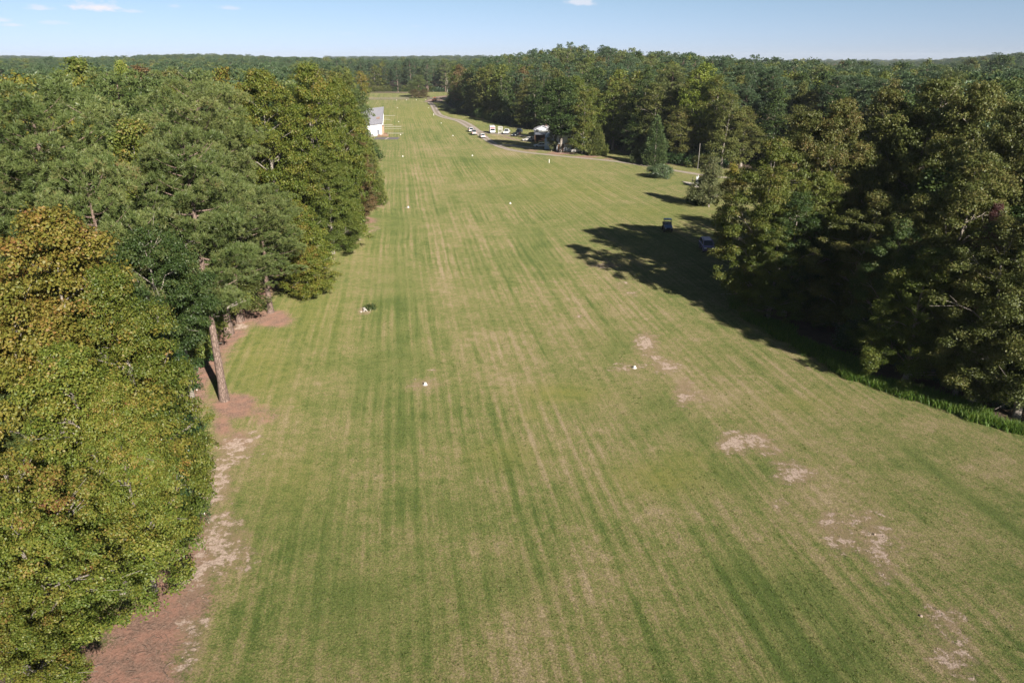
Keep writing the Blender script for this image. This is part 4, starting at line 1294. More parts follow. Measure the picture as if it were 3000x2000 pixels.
m = MB(); m.tube([(1.45, -.08, 1.0), (1.45, -.16, 1.0)], .03); m.build('handle', CHROME, d)
m = MB(); m.prism([(-.02, 0), (-.02, 2.3), (-.12, 2.3), (-.12, 0)], -4.1, -2.2); m.build('brick_base', BROWN, t)


# ------------------------------------------------------------------ poles, fence, scaffold, markers
def pole(name, label, px, py, top, r, mat, arm=True):
    x, y = P(px, py)
    t = thing(name, label, 'utility pole', (x, y, .0))
    m = MB(); m.tube([(0, 0, 0), (.05, 0, top * .5), (.03, 0, top)], r, r * .7, n=10); m.build('post', mat, t)
    if arm:
        m = MB(); m.box(-1.1, 1.1, -.08, .04, top - .8, top - .66); m.build('cross_arm', mat, t)
        m = MB()
        for xx in (-1.0, -.4, .4, 1.0): m.tube([(xx, 0, top - .66), (xx, 0, top - .48)], .05, n=6)
        m.build('insulator', STONE, t)


pole('utility_pole', 'tall dark wooden utility pole in front of the two-storey house', 1675, 447.5, 12.6, .17, POLE)
pole('light_pole', 'thin pale grey pole against the dark woods beyond the round shrub', 2043.5, 497, 6.8, .10, POLE_G, arm=False)


def scaffold():
    x, y = P(1466, 393)
    t = thing('scaffold_frame', 'pale metal scaffold frame with lattice ladders beside the white pickup', 'scaffold', (x, y, .03), R(4))
    for yy in (0, 1.4):
        m = MB()
        for xx in (-.78, .78): m.tube([(xx, yy, 0), (xx, yy, 2.7)], .045)
        for zz in (.35, .9, 1.45, 2.0, 2.66): m.tube([(-.78, yy, zz), (.78, yy, zz)], .04)
        for xx in (-.25, .25): m.tube([(xx, yy, 1.45), (xx, yy, 2.66)], .035)
        m.build('end_frame', WHITE_METAL, t)
    m = MB()
    for xx in (-.78, .78):
        m.tube([(xx, 0, .35), (xx, 1.4, 2.0)], .03); m.tube([(xx, 0, 2.0), (xx, 1.4, .35)], .03)
    m.build('cross_brace', WHITE_METAL, t)
    m = MB(); m.box(-.7, .7, .1, 1.3, 1.42, 1.48); m.build('plank', RAW_WOOD, t)


scaffold()


def board_fence(name, label, p0, p1, rails, h, step):
    a, b = Vector((*p0, 0)), Vector((*p1, 0))
    d = b - a; L = d.length
    t = thing(name, label, 'fence', a, math.atan2(d.y, d.x))
    n = int(L / step)
    m = MB()
    for z in rails: m.box(0, L, -.05, -.01, z - .09, z + .09)
    m.build('rail', WEATHERED, t)
    for k in range(n + 1):
        m = MB(); m.box(k * L / n - .09, k * L / n + .09, -.005, .16, 0, h); m.build('post', WEATHERED, t)


board_fence('board_fence', 'weathered four-rail board fence across the far end of the airstrip', P(1048, 293.6), P(1198, 292.4), (.35, .75, 1.15, 1.55), 1.75, 2.6)
board_fence('board_fence', 'short dark board fence right of the brown thicket at the far end', P(1252, 292.0), P(1285, 290.6), (.4, .85, 1.3), 1.5, 2.6)

# airstrip edge markers: white flared caps with a domed top
MARKS = [(1246, 1128, 'white runway marker in a bare ring, nearest on the left edge', .36), (1859, 1079, 'white runway marker nearest on the right edge of the strip', .36),
         (1196, 609, 'white runway marker on the left edge below the end of the left woods', .42), (1495, 597.5, 'white runway marker on the right edge level with the tan field', .42),
         (1180, 459.5, 'white runway marker on the left edge just before the asphalt apron', .46), (1384, 457.5, 'white runway marker on the right edge across from the lane bend', .48),
         (1173.5, 396, 'white runway marker by the nearest long taxi strip', .45), (1168, 357.8, 'white runway marker between taxi strips, halfway along the hangar', .42),
         (1164, 317, 'white runway marker on the left edge beyond the hangar', .42), (1327, 398.8, 'white runway marker on the right edge left of the parked cars', .45),
         (1292.5, 361.8, 'white runway marker on the right edge before the lane leaves the strip', .42), (1255, 316.8, 'white runway marker on the right edge near the far end', .42),
         (1161.6, 294.2, 'first white marker from the left in the row of four across the far end', .48), (1191, 294, 'second white marker from the left in the row of four at the far end', .48),
         (1220, 293.8, 'third white marker from the left in the row of four at the far end', .48), (1247.6, 293.8, 'rightmost white marker in the row of four at the far end', .48)]
proto = None
for px, py, lab, r in MARKS:
    x, y = P(px, py)
    if proto is None:
        proto = thing('runway_marker', lab, 'marker', (x, y, .03), .4, 'white runway edge markers')
        m = MB(); m.lathe([(.36, 0), (.36, .05), (.27, .09), (.22, .38), (.20, .44), (.08, .48)], 20); m.build('cap', MARK, proto, smooth=False)
        m = MB(); m.lathe([(.44, 0), (.45, .03), (.40, .05)], 20); m.build('base', simple('marker_base', (.35, .31, .27), .9), proto)
        first = proto
    else:
        first = copy_tree(proto, (x, y, .03), px * .1, lab)
    first.scale = (r / .36 * .54,) * 3


def marker_post(px, py, h, label):
    x, y = P(px, py)
    t = thing('marker_post', label, 'post', (x, y, .0))
    m = MB(); m.box(-.09, .09, -.09, .09, 0, h, taper=(.01, .01)); m.build('post', MARK, t)
    m = MB(); m.box(-.13, .13, -.13, .13, h, h + .05); m.build('cap', MARK, t)


marker_post(1609, 477.5, .95, 'short white post alone on the grass below the lane')
marker_post(1271, 339, 1.1, 'short white post beside the far bend of the lane')


def pad():
    x0, y0 = P(1999, 534)
    t = tag(None or bpy.data.objects.new('concrete_slab', None), kind='structure')
    bpy.data.objects.remove(t)
    a, b, c, d = P(1998, 533), P(2062, 541), P(2060, 549), P(2034, 549)
    m = MB()
    top = [m.bm.verts.new((*p, .16)) for p in (a, b, c, d)]; bot = [m.bm.verts.new((*p, -.02)) for p in (a, b, c, d)]
    m.bm.faces.new(top); m.bm.faces.new(list(reversed(bot)))
    for i in range(4): m.bm.faces.new((top[i], bot[i], bot[(i + 1) % 4], top[(i + 1) % 4]))
    tag(m.build('paved_slab', CONC), 'pinkish concrete pad beside the grey-leaved small tree', kind='structure')
    x, y = P(2041, 547)
    t = thing('upright_board', 'tall narrow grey board in white posts at the edge of the concrete pad', 'board', (x, y, .16), R(62))
    m = MB(); m.box(-.75, .75, -.03, .03, .25, 2.2); m.build('panel', SIDING, t)
    for s in (-.82, .82):
        m = MB(); m.box(s - .07, s + .07, -.07, .07, 0, 2.35); m.build('post', WHITE, t)
    x, y = P(2028, 541)
    t = thing('iron_post', 'thin black post with a cap standing on the concrete pad', 'post', (x, y, .16))
    m = MB(); m.tube([(0, 0, 0), (0, 0, 1.75)], .05); m.build('shaft', DARK, t)
    m = MB(); m.lathe([(.02, 1.75), (.09, 1.78), (.02, 1.86)], 10); m.build('cap', DARK, t)


pad()


def culvert():
    x, y = P(1071, 914)
    t = thing('culvert_pipe', 'pale concrete drain pipe end with a dark mouth in the left grass', 'drain', (x, y, .0), R(20))
    m = MB()
    n = 16
    for (r, sgn) in ((.34, 1), (.26, -1)):
        pass
    ring = lambda r, yy: [m.bm.verts.new((r * math.cos(2 * math.pi * k / n), yy, .12 + r * math.sin(2 * math.pi * k / n))) for k in range(n)]
    o0, o1, i0, i1 = ring(.36, 0), ring(.36, 1.6), ring(.27, 0), ring(.27, 1.6)
    for A_, B_ in ((o0, o1), (i1, i0), (i0, o0), (o1, i1)):
        for k in range(n): m.bm.faces.new((A_[k], A_[(k + 1) % n], B_[(k + 1) % n], B_[k]))
    t.scale = (.6, .6, .6)
    m.build('pipe', STONE, t)
    m = MB(); m.lathe([(.02, 0), (.265, .0), (.265, .01), (.02, .01)], 14); o = m.build('painted_mouth_shade', BLACKP, t); o.rotation_euler = (R(90), 0, 0); o.location = (0, .45, .12)  # black disc set inside the pipe: shade of the opening put in as colour
    rng = random.Random(5)
    for (sx_, sy_) in ((-.5, -.1), (.45, .5)):
        m = MB()
        m.lathe([(.03, 0), (.2, .03), (.22, .12), (.10, .2), (.02, .22)], 7)
        s = m.build('stone', STONE); s.location = (x + sx_, y + sy_, .02); s.rotation_euler = (0, 0, rng.random() * 3); s.scale = (.7, .5, .5)
        tag(s, 'pale stone lying %s the drain pipe mouth' % ('left of' if sx_ < 0 else 'right of'), 'stone', 'stones at the drain pipe')


culvert()


# ------------------------------------------------------------------ trees placed one by one
PLACED = []                        # (x, y, h, r) of everything planted


def plant(kind, px, py, dist, r, key, mat, label, rz=None, group=None, name=None, base=None, cat=None):
    x, z = T(px, py, dist)
    bx, by = (x, dist) if base is None else base
    h = z - tz(bx, by)
    rng = random.Random(int(px * 7 + py * 13 + dist))
    add_tree(name or {'pine': 'pine_tree', 'cedar': 'cedar_tree', 'leaf': 'broadleaf_tree', 'shrub': 'shrub'}[kind], label,
             cat or {'pine': 'pine tree', 'cedar': 'cedar tree', 'leaf': 'tree', 'shrub': 'shrub'}[kind], group, bx, by, h, r, key, mat,
             rng.uniform(0, 6.28) if rz is None else rz, lean=0 if base is None else math.atan2(x - bx, h) * 0)
    PLACED.append((bx, by, h, r))


G1 = 'trees along the left edge of the airstrip'
NEAR_LEFT = [
    ('leaf', 140, 600, 38, 5.0, 'gum_near_a', 'gold', 'yellow-orange tinted broadleaf tree tallest of the foliage crowding the left edge'),
    ('leaf', 300, 780, 37, 3.3, 'gum_near_b', 'gum', 'yellow-green tree with orange leaf tips right of the tallest foreground tree'),
    ('leaf', -10, 820, 34, 4.2, 'gum_near_b', 'gold', 'orange-green tree cut by the left edge below the orange tinted crown'),
    ('leaf', 180, 1010, 32, 3.6, 'gum_near_b', 'gum', 'dense yellow-green tree with pale dead limbs in the middle of the left foreground'),
    ('leaf', 310, 1120, 32, 2.3, 'gum_near_a', 'gum', 'yellow-green tree bulging beside the dark glossy bush in the left foreground'),
    ('leaf', 190, 1380, 27, 3.1, 'gum_high', 'gum', 'light green tree overhanging the reddish mulch at lower left', None, (-20.6, 25.0)),
    ('leaf', 0, 1330, 26, 3.2, 'gum_high', 'gum', 'light green tree at the far left edge above the bottom corner'),
    ('leaf', 10, 1740, 22.5, 2.4, 'gum_high', 'gum', 'light green tree filling the bottom left corner'),
    ('leaf', 400, 660, 46.5, 3.6, 'oak_high', 'oak', 'dark green oak-like tree behind the yellow-green trees, left of the bare pine trunk'),
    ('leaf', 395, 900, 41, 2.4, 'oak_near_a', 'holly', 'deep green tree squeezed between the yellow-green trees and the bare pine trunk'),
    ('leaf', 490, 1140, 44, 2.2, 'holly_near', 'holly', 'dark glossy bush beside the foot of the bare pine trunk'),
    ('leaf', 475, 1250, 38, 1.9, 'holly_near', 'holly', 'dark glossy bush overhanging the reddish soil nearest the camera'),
    ('leaf', 410, 350, 62, 5.6, 'oak_near_a', 'mid', 'large rounded mid-green tree between two pines at upper left'),
    ('leaf', 450, 560, 54, 3.6, 'oak_high', 'oak', 'dark green tree in front of the big spreading pine at left'),
    ('pine', 60, 300, 49, 5.4, 'pine_near_a', 'pine', 'dark bushy pine cut by the left edge of the picture'),
    ('pine', 240, 470, 47, 3.6, 'pine_near_b', 'pine', 'lower dark pine just right of the bushy pine at the left edge'),
    ('pine', 0, 1150, 34, 2.4, 'pine_near_b', 'pine', 'small blue-green pine poking out at the left edge among yellow-green leaves'),
    ('pine', 560, 272, 72, 5.6, 'pine_near_a', 'pine_light', 'broad rounded pale green pine standing highest left of the airstrip'),
    ('pine', 625, 420, 76, 5.0, 'pine_near_b', 'pine_light', 'pale green pine sloping down to the right of the highest pine'),
    ('pine', 745, 560, 78, 4.2, 'pine_near_b', 'pine', 'blue-green pine on its own bed of red straw left of the airstrip', None, (-28.4, 79)),
    ('leaf', 868, 590, 88, 3.8, 'small_round', 'gum', 'small orange-tipped tree leaning over the grass right of the blue-green pine'),
    ('leaf', 885, 720, 84, 3.5, 'small_round', 'gum', 'low gold and green tree reaching farthest over the grass by the straw bed'),
    ('leaf', 760, 200, 100, 6.2, 'gum_near_a', 'gum', 'tall yellow-green tree left of the highest crowns at the wood corner'),
    ('leaf', 900, 182, 108, 5.4, 'gum_near_b', 'gum', 'tallest spire-topped yellow-green tree above the bend of the left wood edge'),
    ('leaf', 985, 225, 116, 4.6, 'gum_near_a', 'gum', 'tall yellow-green tree at the right flank of the left woods'),
    ('leaf', 945, 420, 106, 4.2, 'gum_near_b', 'mid', 'bright green tree low in front of the tallest crowns on the left'),
    ('leaf', 1035, 390, 127, 3.6, 'gum_near_a', 'rust', 'rust-tinted tree on the right flank of the left woods'),
    ('leaf', 905, 650, 99, 2.6, 'shrub_mid', 'lime', 'low bright green bush at the foot of the tall trees on the left'),
    ('leaf', 985, 560, 118, 2.6, 'shrub_mid', 'mid', 'dark green bush near the slim pine on its round straw bed'),
    ('pine', 1046, 470, 131, 3.0, 'pine_near_b', 'pine', 'slim young pine with a bare stem on a round bed of red straw', None, (-28.0, 132)),
    ('cedar', 1085, 415, 144, 3.0, 'cedar_mid_b', 'cedar', 'dense green conical tree at the corner of the left woods'),
    ('leaf', 1020, 215, 232, 5.2, 'leaf_mid_d', 'mid', 'tall tree behind the left wood corner beside the hangar roof'),
    ('pine', 1030, 270, 200, 4.4, 'pine_mid_c', 'pine', 'dark pine at the left wood corner below the hangar roof'),
    ('leaf', 1035, 350, 176, 3.4, 'leaf_mid_a', 'olive', 'olive tree on the left edge next to the near end of the hangar'),
    ('leaf', 1082, 410, 214, 3.6, 'leaf_mid_b', 'mid', 'green tree jutting out below the asphalt apron'),
    ('leaf', 220, 172, 140, 8.0, 'leaf_mid_a', 'mid', 'broad yellow-green crown standing on the skyline at upper left'),
    ('leaf', 345, 178, 165, 4.0, 'leaf_mid_b', 'lime', 'small bright lime crown on the skyline right of the broad yellow-green one'),
    ('leaf', 400, 192, 178, 6.4, 'leaf_mid_b', 'rust', 'brownish rounded crown near the skyline at upper left'),
    ('leaf', 235, 225, 112, 4.6, 'leaf_mid_c', 'gold', 'gold and orange crown behind the foreground pines at upper left'),
    ('leaf', 30, 225, 86, 6.0, 'leaf_mid_a', 'gold', 'orange-gold crown at the left edge behind the dark pine'),
    ('pine', 330, 230, 104, 5.8, 'pine_mid_c', 'pine', 'grey-green rounded pine behind the large mid-green tree'),
    ('pine', 160, 240, 96, 5.0, 'pine_mid_b', 'pine', 'grey-green pine behind the dark pine of the left edge'),
    ('leaf', 500, 205, 150, 6.2, 'leaf_mid_b', 'olive', 'olive rounded crown beyond the highest left pine'),
    ('leaf', 500, 245, 118, 4.0, 'leaf_mid_c', 'gum', 'yellow-tinted low crown just behind the highest left pine'),
    ('leaf', 650, 200, 128, 5.4, 'leaf_mid_a', 'gum', 'yellow-brown crown left of the tall yellow-green trees'),
]
for row in NEAR_LEFT:
    rz = row[8] if len(row) > 8 else None
    plant(*row[:8], rz=rz, base=row[9] if len(row) > 9 else None)

# the tall pine with the bare trunk: grown as its own pair of meshes so the trunk stands in view
plant('pine', 600, 400, 56.0, 4.0, 'pine_tall', 'pine', 'pine with a thick bare pinkish trunk standing at the grass edge', base=(-25.2, 56.0), rz=1.0)

NEAR_RIGHT = [
    ('leaf', 2262, 405, 80, 4.8, 'oak_near_a', 'mid', 'green rounded tree at the near end of the right woods by the purple car'),
    ('leaf', 2290, 650, 77, 3.2, 'gum_near_b', 'mid', 'low bright green tree overhanging the purple car'),
    ('leaf', 2150, 480, 102, 2.4, 'leaf_mid_a', 'gold', 'yellow-tipped small tree behind the grey-leaved tree'),
    ('leaf', 2370, 320, 87, 5.2, 'gum_near_b', 'olive', 'olive tree with an uneven top left of the tall olive crowns on the right'),
    ('leaf', 2480, 285, 86, 4.8, 'gum_near_a', 'olive', 'tall olive tree with sunlit left side in the right woods'),
    ('leaf', 2610, 262, 86, 5.6, 'oak_near_a', 'olive', 'broad dull olive tree in the middle of the right foreground woods'),
    ('leaf', 2760, 225, 84, 6.2, 'gum_near_b', 'olive', 'tallest olive-brown tree of the right foreground woods'),
    ('leaf', 2900, 235, 78, 5.6, 'gum_near_a', 'olive', 'brownish olive tree near the right edge of the picture'),
    ('leaf', 3010, 290, 70, 5.0, 'gum_near_b', 'olive', 'olive tree cut by the right edge of the picture'),
    ('leaf', 2420, 500, 82, 4.4, 'gum_near_a', 'mid', 'green tree with bright leaf clusters in front of the olive crowns'),
    ('leaf', 2560, 560, 72, 4.8, 'oak_near_a', 'olive', 'olive tree with drooping boughs above the shaded grass verge'),
    ('leaf', 2870, 440, 66, 5.0, 'gum_near_b', 'olive', 'olive tree with a visible white forked trunk at right'),
    ('leaf', 2720, 560, 68, 4.6, 'gum_near_a', 'olive', 'thin olive tree in the middle of the dark right woods'),
    ('leaf', 2740, 720, 60, 3.6, 'gum_near_b', 'mid', 'low green tree reaching toward the bright verge grass'),
    ('leaf', 2990, 640, 55, 4.4, 'oak_near_a', 'olive', 'dull green tree low at the right edge of the picture'),
    ('leaf', 2900, 760, 56.5, 3.2, 'gum_near_a', 'olive', 'low olive tree with vines above the bright verge at right'),
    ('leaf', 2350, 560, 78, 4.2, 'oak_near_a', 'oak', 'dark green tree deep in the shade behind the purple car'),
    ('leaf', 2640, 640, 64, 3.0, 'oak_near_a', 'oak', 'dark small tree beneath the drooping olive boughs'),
    ('leaf', 3190, 500, 53, 4.4, 'oak_near_a', 'olive', 'olive tree mostly outside the right edge of the picture'),
    ('leaf', 2930, 590, 62, 1.5, 'gum_near_b', 'red', 'dark red climbing foliage on a trunk near the right edge'),
]
for row in NEAR_RIGHT: plant(*row[:8])

SKYLINE = [
    ('leaf', 2372, 168, 400, 8.0, 'leaf_far_b', 'oak', 'broad rounded dark crown standing above the right skyline'),
    ('leaf', 2330, 176, 396, 4.0, 'leaf_far_a', 'olive', 'small crown on the skyline just left of the broad rounded one'),
    ('leaf', 2545, 174, 430, 8.5, 'leaf_far_b', 'oak', 'low wide dark crown on the right skyline right of a reddish one'),
    ('leaf', 2470, 180, 420, 4.5, 'leaf_far_c', 'rust', 'reddish crown between two dark crowns on the right skyline'),
    ('leaf', 2640, 176, 400, 9.0, 'leaf_far_b', 'oak', 'wide dark domed crown below the skyline right of centre'),
    ('leaf', 2720, 172, 440, 6.0, 'leaf_far_a', 'mid', 'round green crown on the skyline near the right end'),
    ('leaf', 2935, 158, 450, 11.0, 'leaf_far_b', 'oak', 'highest dark crown at the far right of the skyline'),
    ('leaf', 2850, 172, 420, 7.0, 'leaf_far_c', 'olive', 'olive crown left of the highest crown at far right'),
    ('leaf', 2180, 178, 360, 6.0, 'leaf_far_a', 'oak', 'dark crown poking up on the skyline right of the lime tree'),
    ('leaf', 2020, 166, 340, 6.0, 'leaf_far_c', 'lime', 'pale green crown on the skyline left of the tall lime tree'),
    ('leaf', 1700, 142, 455, 5.0, 'leaf_far_a', 'mid', 'pale crown sticking up at the top of the wooded rise'),
    ('pine', 2275, 172, 380, 5.0, 'pine_far_b', 'pine_far', 'dark pine on the skyline left of the broad rounded crown'),
]
for row in SKYLINE: plant(*row[:8])

MID = [
    ('leaf', 2081, 461, 142.6, 3.7, 'small_tree', 'grey', 'grey-green small tree standing alone on the grass beside the concrete pad', (39.5, 142.6)),
    ('leaf', 2048, 560, 146.5, 1.9, 'shrub_mid', 'oak', 'dark bush under the left side of the grey-green small tree', (38.2, 146.2)),
    ('cedar', 1753, 362, 223.0, 3.5, 'cedar_mid_a', 'cedar', 'yellow-green conical cedar beside the lane right of the houses', (26.0, 223.0)),
    ('cedar', 1915, 335, 202.0, 4.6, 'cedar_mid_b', 'cedar_dark', 'tall dark green conical cedar just behind the round shrub', (39.6, 202.0)),
    ('cedar', 1880, 420, 205.0, 2.6, 'cedar_mid_a', 'cedar_dark', 'small dark cedar leaning against the tall conical cedar', (35.5, 206.0)),
    ('leaf', 1645, 225, 230.5, 7.4, 'leaf_mid_high', 'oak', 'very tall tree with a thick pale trunk in front of the two-storey house', (15.2, 229.5)),
    ('leaf', 1628, 356, 229.0, 2.3, 'small_tree', 'grey', 'small grey-leaved tree standing over the barn-shaped shed', (12.6, 233.0)),
    ('leaf', 1735, 258, 238, 5.6, 'leaf_mid_b', 'mid', 'tall yellow-green tree behind the conical cedar beside the houses', None),
    ('leaf', 1805, 238, 236, 6.0, 'leaf_mid_a', 'mid', 'tall green tree between the two conical cedars, behind the dark leafy one', None),
    ('leaf', 1690, 222, 255, 5.8, 'leaf_mid_c', 'mid', 'tall green tree rising right behind the two-storey house', None),
    ('leaf', 1606, 240, 300, 5.6, 'leaf_mid_a', 'oak', 'tall dark tree right behind the small gabled house', None),
    ('leaf', 1545, 228, 314, 5.6, 'leaf_mid_b', 'olive', 'tall olive tree behind the dark blue pickup', None),
    ('leaf', 1715, 268, 224.5, 4.4, 'leaf_mid_b', 'mid', 'leafy green tree covering the right half of the two-storey house', (21.8, 226.5)),
    ('leaf', 1466, 352, 352, 3.6, 'leaf_mid_b', 'holly', 'rounded dark tree behind the camper van and scaffold', None),
    ('leaf', 2070, 185, 210, 6.6, 'leaf_mid_c', 'lime', 'tall bright yellow-green tree standing out in the woods beyond the lane', None),
    ('leaf', 1310, 318, 418, 4.0, 'leaf_mid_b', 'olive', 'small rounded tree at the far bend of the lane, left of its pair', (-38.0, 418)),
    ('leaf', 1344, 318, 392, 4.6, 'leaf_mid_a', 'oak', 'rounded dark tree at the lane bend, right of its pair', (-28.3, 392)),
    ('leaf', 1840, 350, 214, 4.0, 'leaf_mid_a', 'oak', 'dark leafy tree between the two conical cedars', (36.5, 222)),
    ('leaf', 2200, 500, 172, 3.6, 'leaf_mid_b', 'mid', 'green tree half hidden behind the near right woods', None),
    ('leaf', 1215, 262, 541, 4.6, 'leaf_mid_c', 'rust', 'brown thicket tree at the far end of the airstrip, left of its pair', None),
    ('leaf', 1240, 262, 543, 4.0, 'leaf_mid_b', 'rust', 'reddish brown thicket tree at the far end of the airstrip, right of its pair', None),
    ('pine', 1225, 222, 560, 5.0, 'pine_mid_c', 'pine', 'dark pine rising behind the brown thicket at the far end', None),
    ('pine', 1206, 240, 556, 3.6, 'pine_mid_c', 'pine', 'lower dark pine left behind the brown thicket at the far end', None),
]
for row in MID:
    plant(*row[:8], base=row[8])
sx, sy = P(1944, 524)
add_tree('shrub', 'round glossy green shrub alone on the grass near the lane', 'shrub', None, sx, sy + 1.8, 3.4, 3.4, 'shrub_round', 'magnolia', .4)


def bare_tree():
    x, y = T(1309, 226, 628)[0], 628
    t = thing('bare_tree', 'pale leafless tree at the right end of the far tree line', 'tree', (x, y, 0))
    rng = np.random.default_rng(9)
    paths = [(np.array([[0, 0, 0], [.1, 0, 3], [0, .1, 7], [.1, 0, 12.6]]), [.34, .28, .2, .05])]
    for k in range(26):
        z0 = rng.uniform(2.5, 9); a = rng.uniform(0, 6.28); l = rng.uniform(2.2, 4.6)
        e = np.array([math.cos(a) * l * .62, math.sin(a) * l * .62, z0 + l * .95])
        u = np.linspace(0, 1, 4)[:, None]
        paths.append((np.array([0, 0, z0]) * (1 - u) + e * u + np.array([0, 0, -.3]) * (4 * u * (1 - u)), [.12, .10, .07, .04]))
    link(bpy.data.objects.new('trunk', tubes_mesh('bare_trunk', paths[:1], BARK_PALE)), t)
    link(bpy.data.objects.new('branches', tubes_mesh('bare_branches', paths[1:], BARK_PALE)), t)


bare_tree()

# ------------------------------------------------------------------ the woods
rng = np.random.default_rng(2024)


def scatter(y0, y1, cell):
    out = []
    for y in np.arange(y0, y1, cell):
        half = .80 * (y * CP + 10) + 22
        for x in np.arange(-half, half, cell):
            out.append((x + rng.uniform(-.42, .42) * cell, y + rng.uniform(-.42, .42) * cell))
    return np.array(out)


C = np.concatenate([scatter(34, 120, 6.6), scatter(120, 230, 7.4), scatter(230, 420, 8.6), scatter(420, 700, 10.5)])
x, y = C[:, 0], C[:, 1]
left = (x < xl(y) - np.where(y > 150, 5.0, np.where(y < 76, 8.0, 4.0))) & (y < 640)
right = (x > xr(y) + np.where(y > 190, 4.0, 2.5)) & (y < 640)
right &= ~((y < 48) & (x < 62))
hang = (x > -72) & (x < -40) & (y > 272) & (y < 400)
C = C[((left | right) & ~hang) | (y >= 642)]
PL = np.array(PLACED)
keep = [np.min(np.hypot(PL[:, 0] - a, PL[:, 1] - b) - PL[:, 3] * .62) > 1.4 for a, b in C]
C = C[np.array(keep)]


def woods_spec(x, y):
    """species, size and colour by where a tree stands"""
    u = rng.uniform()
    big = .5 + .5 * math.sin(x * .031 + 1.0) * math.cos(y * .027 + .4)
    if x < xl(y) and y < 640:
        pp = .45 if y < 190 else .82
        hmx = 21.5 if y < 110 else 23
        mats = (('mid', .30), ('gum', .30), ('olive', .14), ('gold', .12), ('oak', .14))
        zone = 'left'
    elif y >= 640:
        pp = .93; hmx = 25.0; mats = (('mid', .6), ('olive', .4)); zone = 'back'
    elif y > 240:
        pp = .42 if big < .62 else .62; hmx = 24.5
        mats = (('mid', .34), ('oak', .30), ('olive', .24), ('lime', .04), ('rust', .03), ('gum', .05)); zone = 'house'
    elif y > 190 or x > 72:
        pp = .50; hmx = 24.0
        mats = (('mid', .28), ('oak', .36), ('olive', .30), ('lime', .03), ('rust', .03)); zone = 'rightfar'
    else:
        pp = .12; hmx = 21.5
        mats = (('olive', .55), ('oak', .25), ('mid', .12), ('rust', .08)); zone = 'right'
    edge = min(abs(x - xl(y)), abs(x - xr(y)))
    if 192 < y < 206 and x > 30: edge = 3
    is_p = u < pp and not (edge < 9 and 150 < y < 640)
    h = hmx * rng.uniform(.80, 1.06) + 2.5 * (big - .5)
    if edge < 7 and y < 640 and rng.uniform() < .5: h *= rng.uniform(.55, .85)
    if is_p: return zone, 'pine', h, rng.uniform(3.9, 5.6), 'pine' if rng.uniform() < .8 else 'pine_light'
    v = rng.uniform(); acc = 0
    for m_, w_ in mats:
        acc += w_
        if v <= acc: break
    return zone, 'leaf', h * .97, rng.uniform(4.6, 6.8), m_


CAND = []
for a, b in C:
    z, sp, h, r, mt = woods_spec(a, b)
    CAND.append([a, b, h, r, sp, mt, z])

# how large does each one show? (boxes painted far to near on a coarse screen)
SW, SH = 750, 500
ids = np.full((SH, SW), -1, int)
items = [(c[0], c[1], c[2], c[3], i) for i, c in enumerate(CAND)] + [(p[0], p[1], p[2], p[3], -2) for p in PLACED]
items.sort(key=lambda q: -q[1])
for (a, b, h, r, i) in items:
    g = tz(a, b)
    px, pt, dep = project(a, b, g + h)
    _, pb, dep2 = project(a, b, g + (h * .15))
    rp = r * F_PX / dep * .25
    X0, X1 = int(px * .25 - rp * .85), int(px * .25 + rp * .85) + 1
    Y0, Y1 = int(pt * .25), int(pb * .25) + 1
    X0, Y0 = max(X0, 0), max(Y0, 0)
    if X1 <= X0 or Y1 <= Y0 or dep < 5: continue
    ids[Y0:Y1, X0:X1] = i
    if Y0 + 2 < Y1: ids[Y0:Y0 + 1, X0:X0 + max(1, (X1 - X0) // 4)] = ids[Y0:Y0 + 1, X0:X0 + max(1, (X1 - X0) // 4)]
cnt = np.bincount(ids[ids >= 0].ravel(), minlength=len(CAND))
order = np.argsort(-cnt)
chosen, nk = [], {'pine': 0, 'leaf': 0}
LIMIT = {'pine': 262, 'leaf': 230}
rest = []
for i in order:
    sp = CAND[i][4]
    if cnt[i] >= 5 and nk[sp] < LIMIT[sp]:
        nk[sp] += 1; chosen.append(i)
    else:
        rest.append(i)

ZONE = {'left': 'in the left woods behind the airstrip edge', 'back': 'in the tree line beyond the far meadow fence', 'house': 'in the woods behind the houses and parked cars',
        'rightfar': 'in the far right woods beyond the lane', 'right': 'deep in the near right woods'}
TONE = {'mid': 'yellow-green broadleaf tree', 'oak': 'dark green broadleaf tree', 'olive': 'dull olive broadleaf tree', 'lime': 'bright lime broadleaf tree', 'rust': 'brown-tinted broadleaf tree',
        'gum': 'green tree with orange tips', 'gold': 'gold-tinted broadleaf tree', 'pine': 'dark green pine', 'pine_light': 'pale green pine'}
for n_, i in enumerate(chosen):
    a, b, h, r, sp, mt, z = CAND[i]
    d = math.hypot(a, b)
    q = int(rng.integers(0, 3))
    if sp == 'pine':
        key = ('pine_mid_' + 'abc'[q]) if d < 260 else ('pine_far_' + 'ab'[q % 2])
        if z == 'back' and b < 668: key = 'pine_far_c'
        if d < 62: key = 'pine_near_' + 'ab'[q % 2]
    else:
        key = ('leaf_mid_' + 'abcd'[int(rng.integers(0, 4))]) if d < 260 else ('leaf_far_' + 'abc'[q])
        if d < 62: key = ('gum_near_a', 'gum_near_b', 'oak_near_a')[q]
    size = 'tall ' if h > 22.5 else ('low ' if h < 17 else '')
    if mt == 'pine' and d > 170: mt_use = 'pine_far'
    else: mt_use = mt
    add_tree('pine_tree' if sp == 'pine' else 'broadleaf_tree', size + TONE[mt] + ' ' + ZONE[z], 'pine tree' if sp == 'pine' else 'tree',
             'pines ' + ZONE[z] if sp == 'pine' else 'broadleaf trees ' + ZONE[z], a, b, h, r, key, mt_use, float(rng.uniform(0, 6.28)))

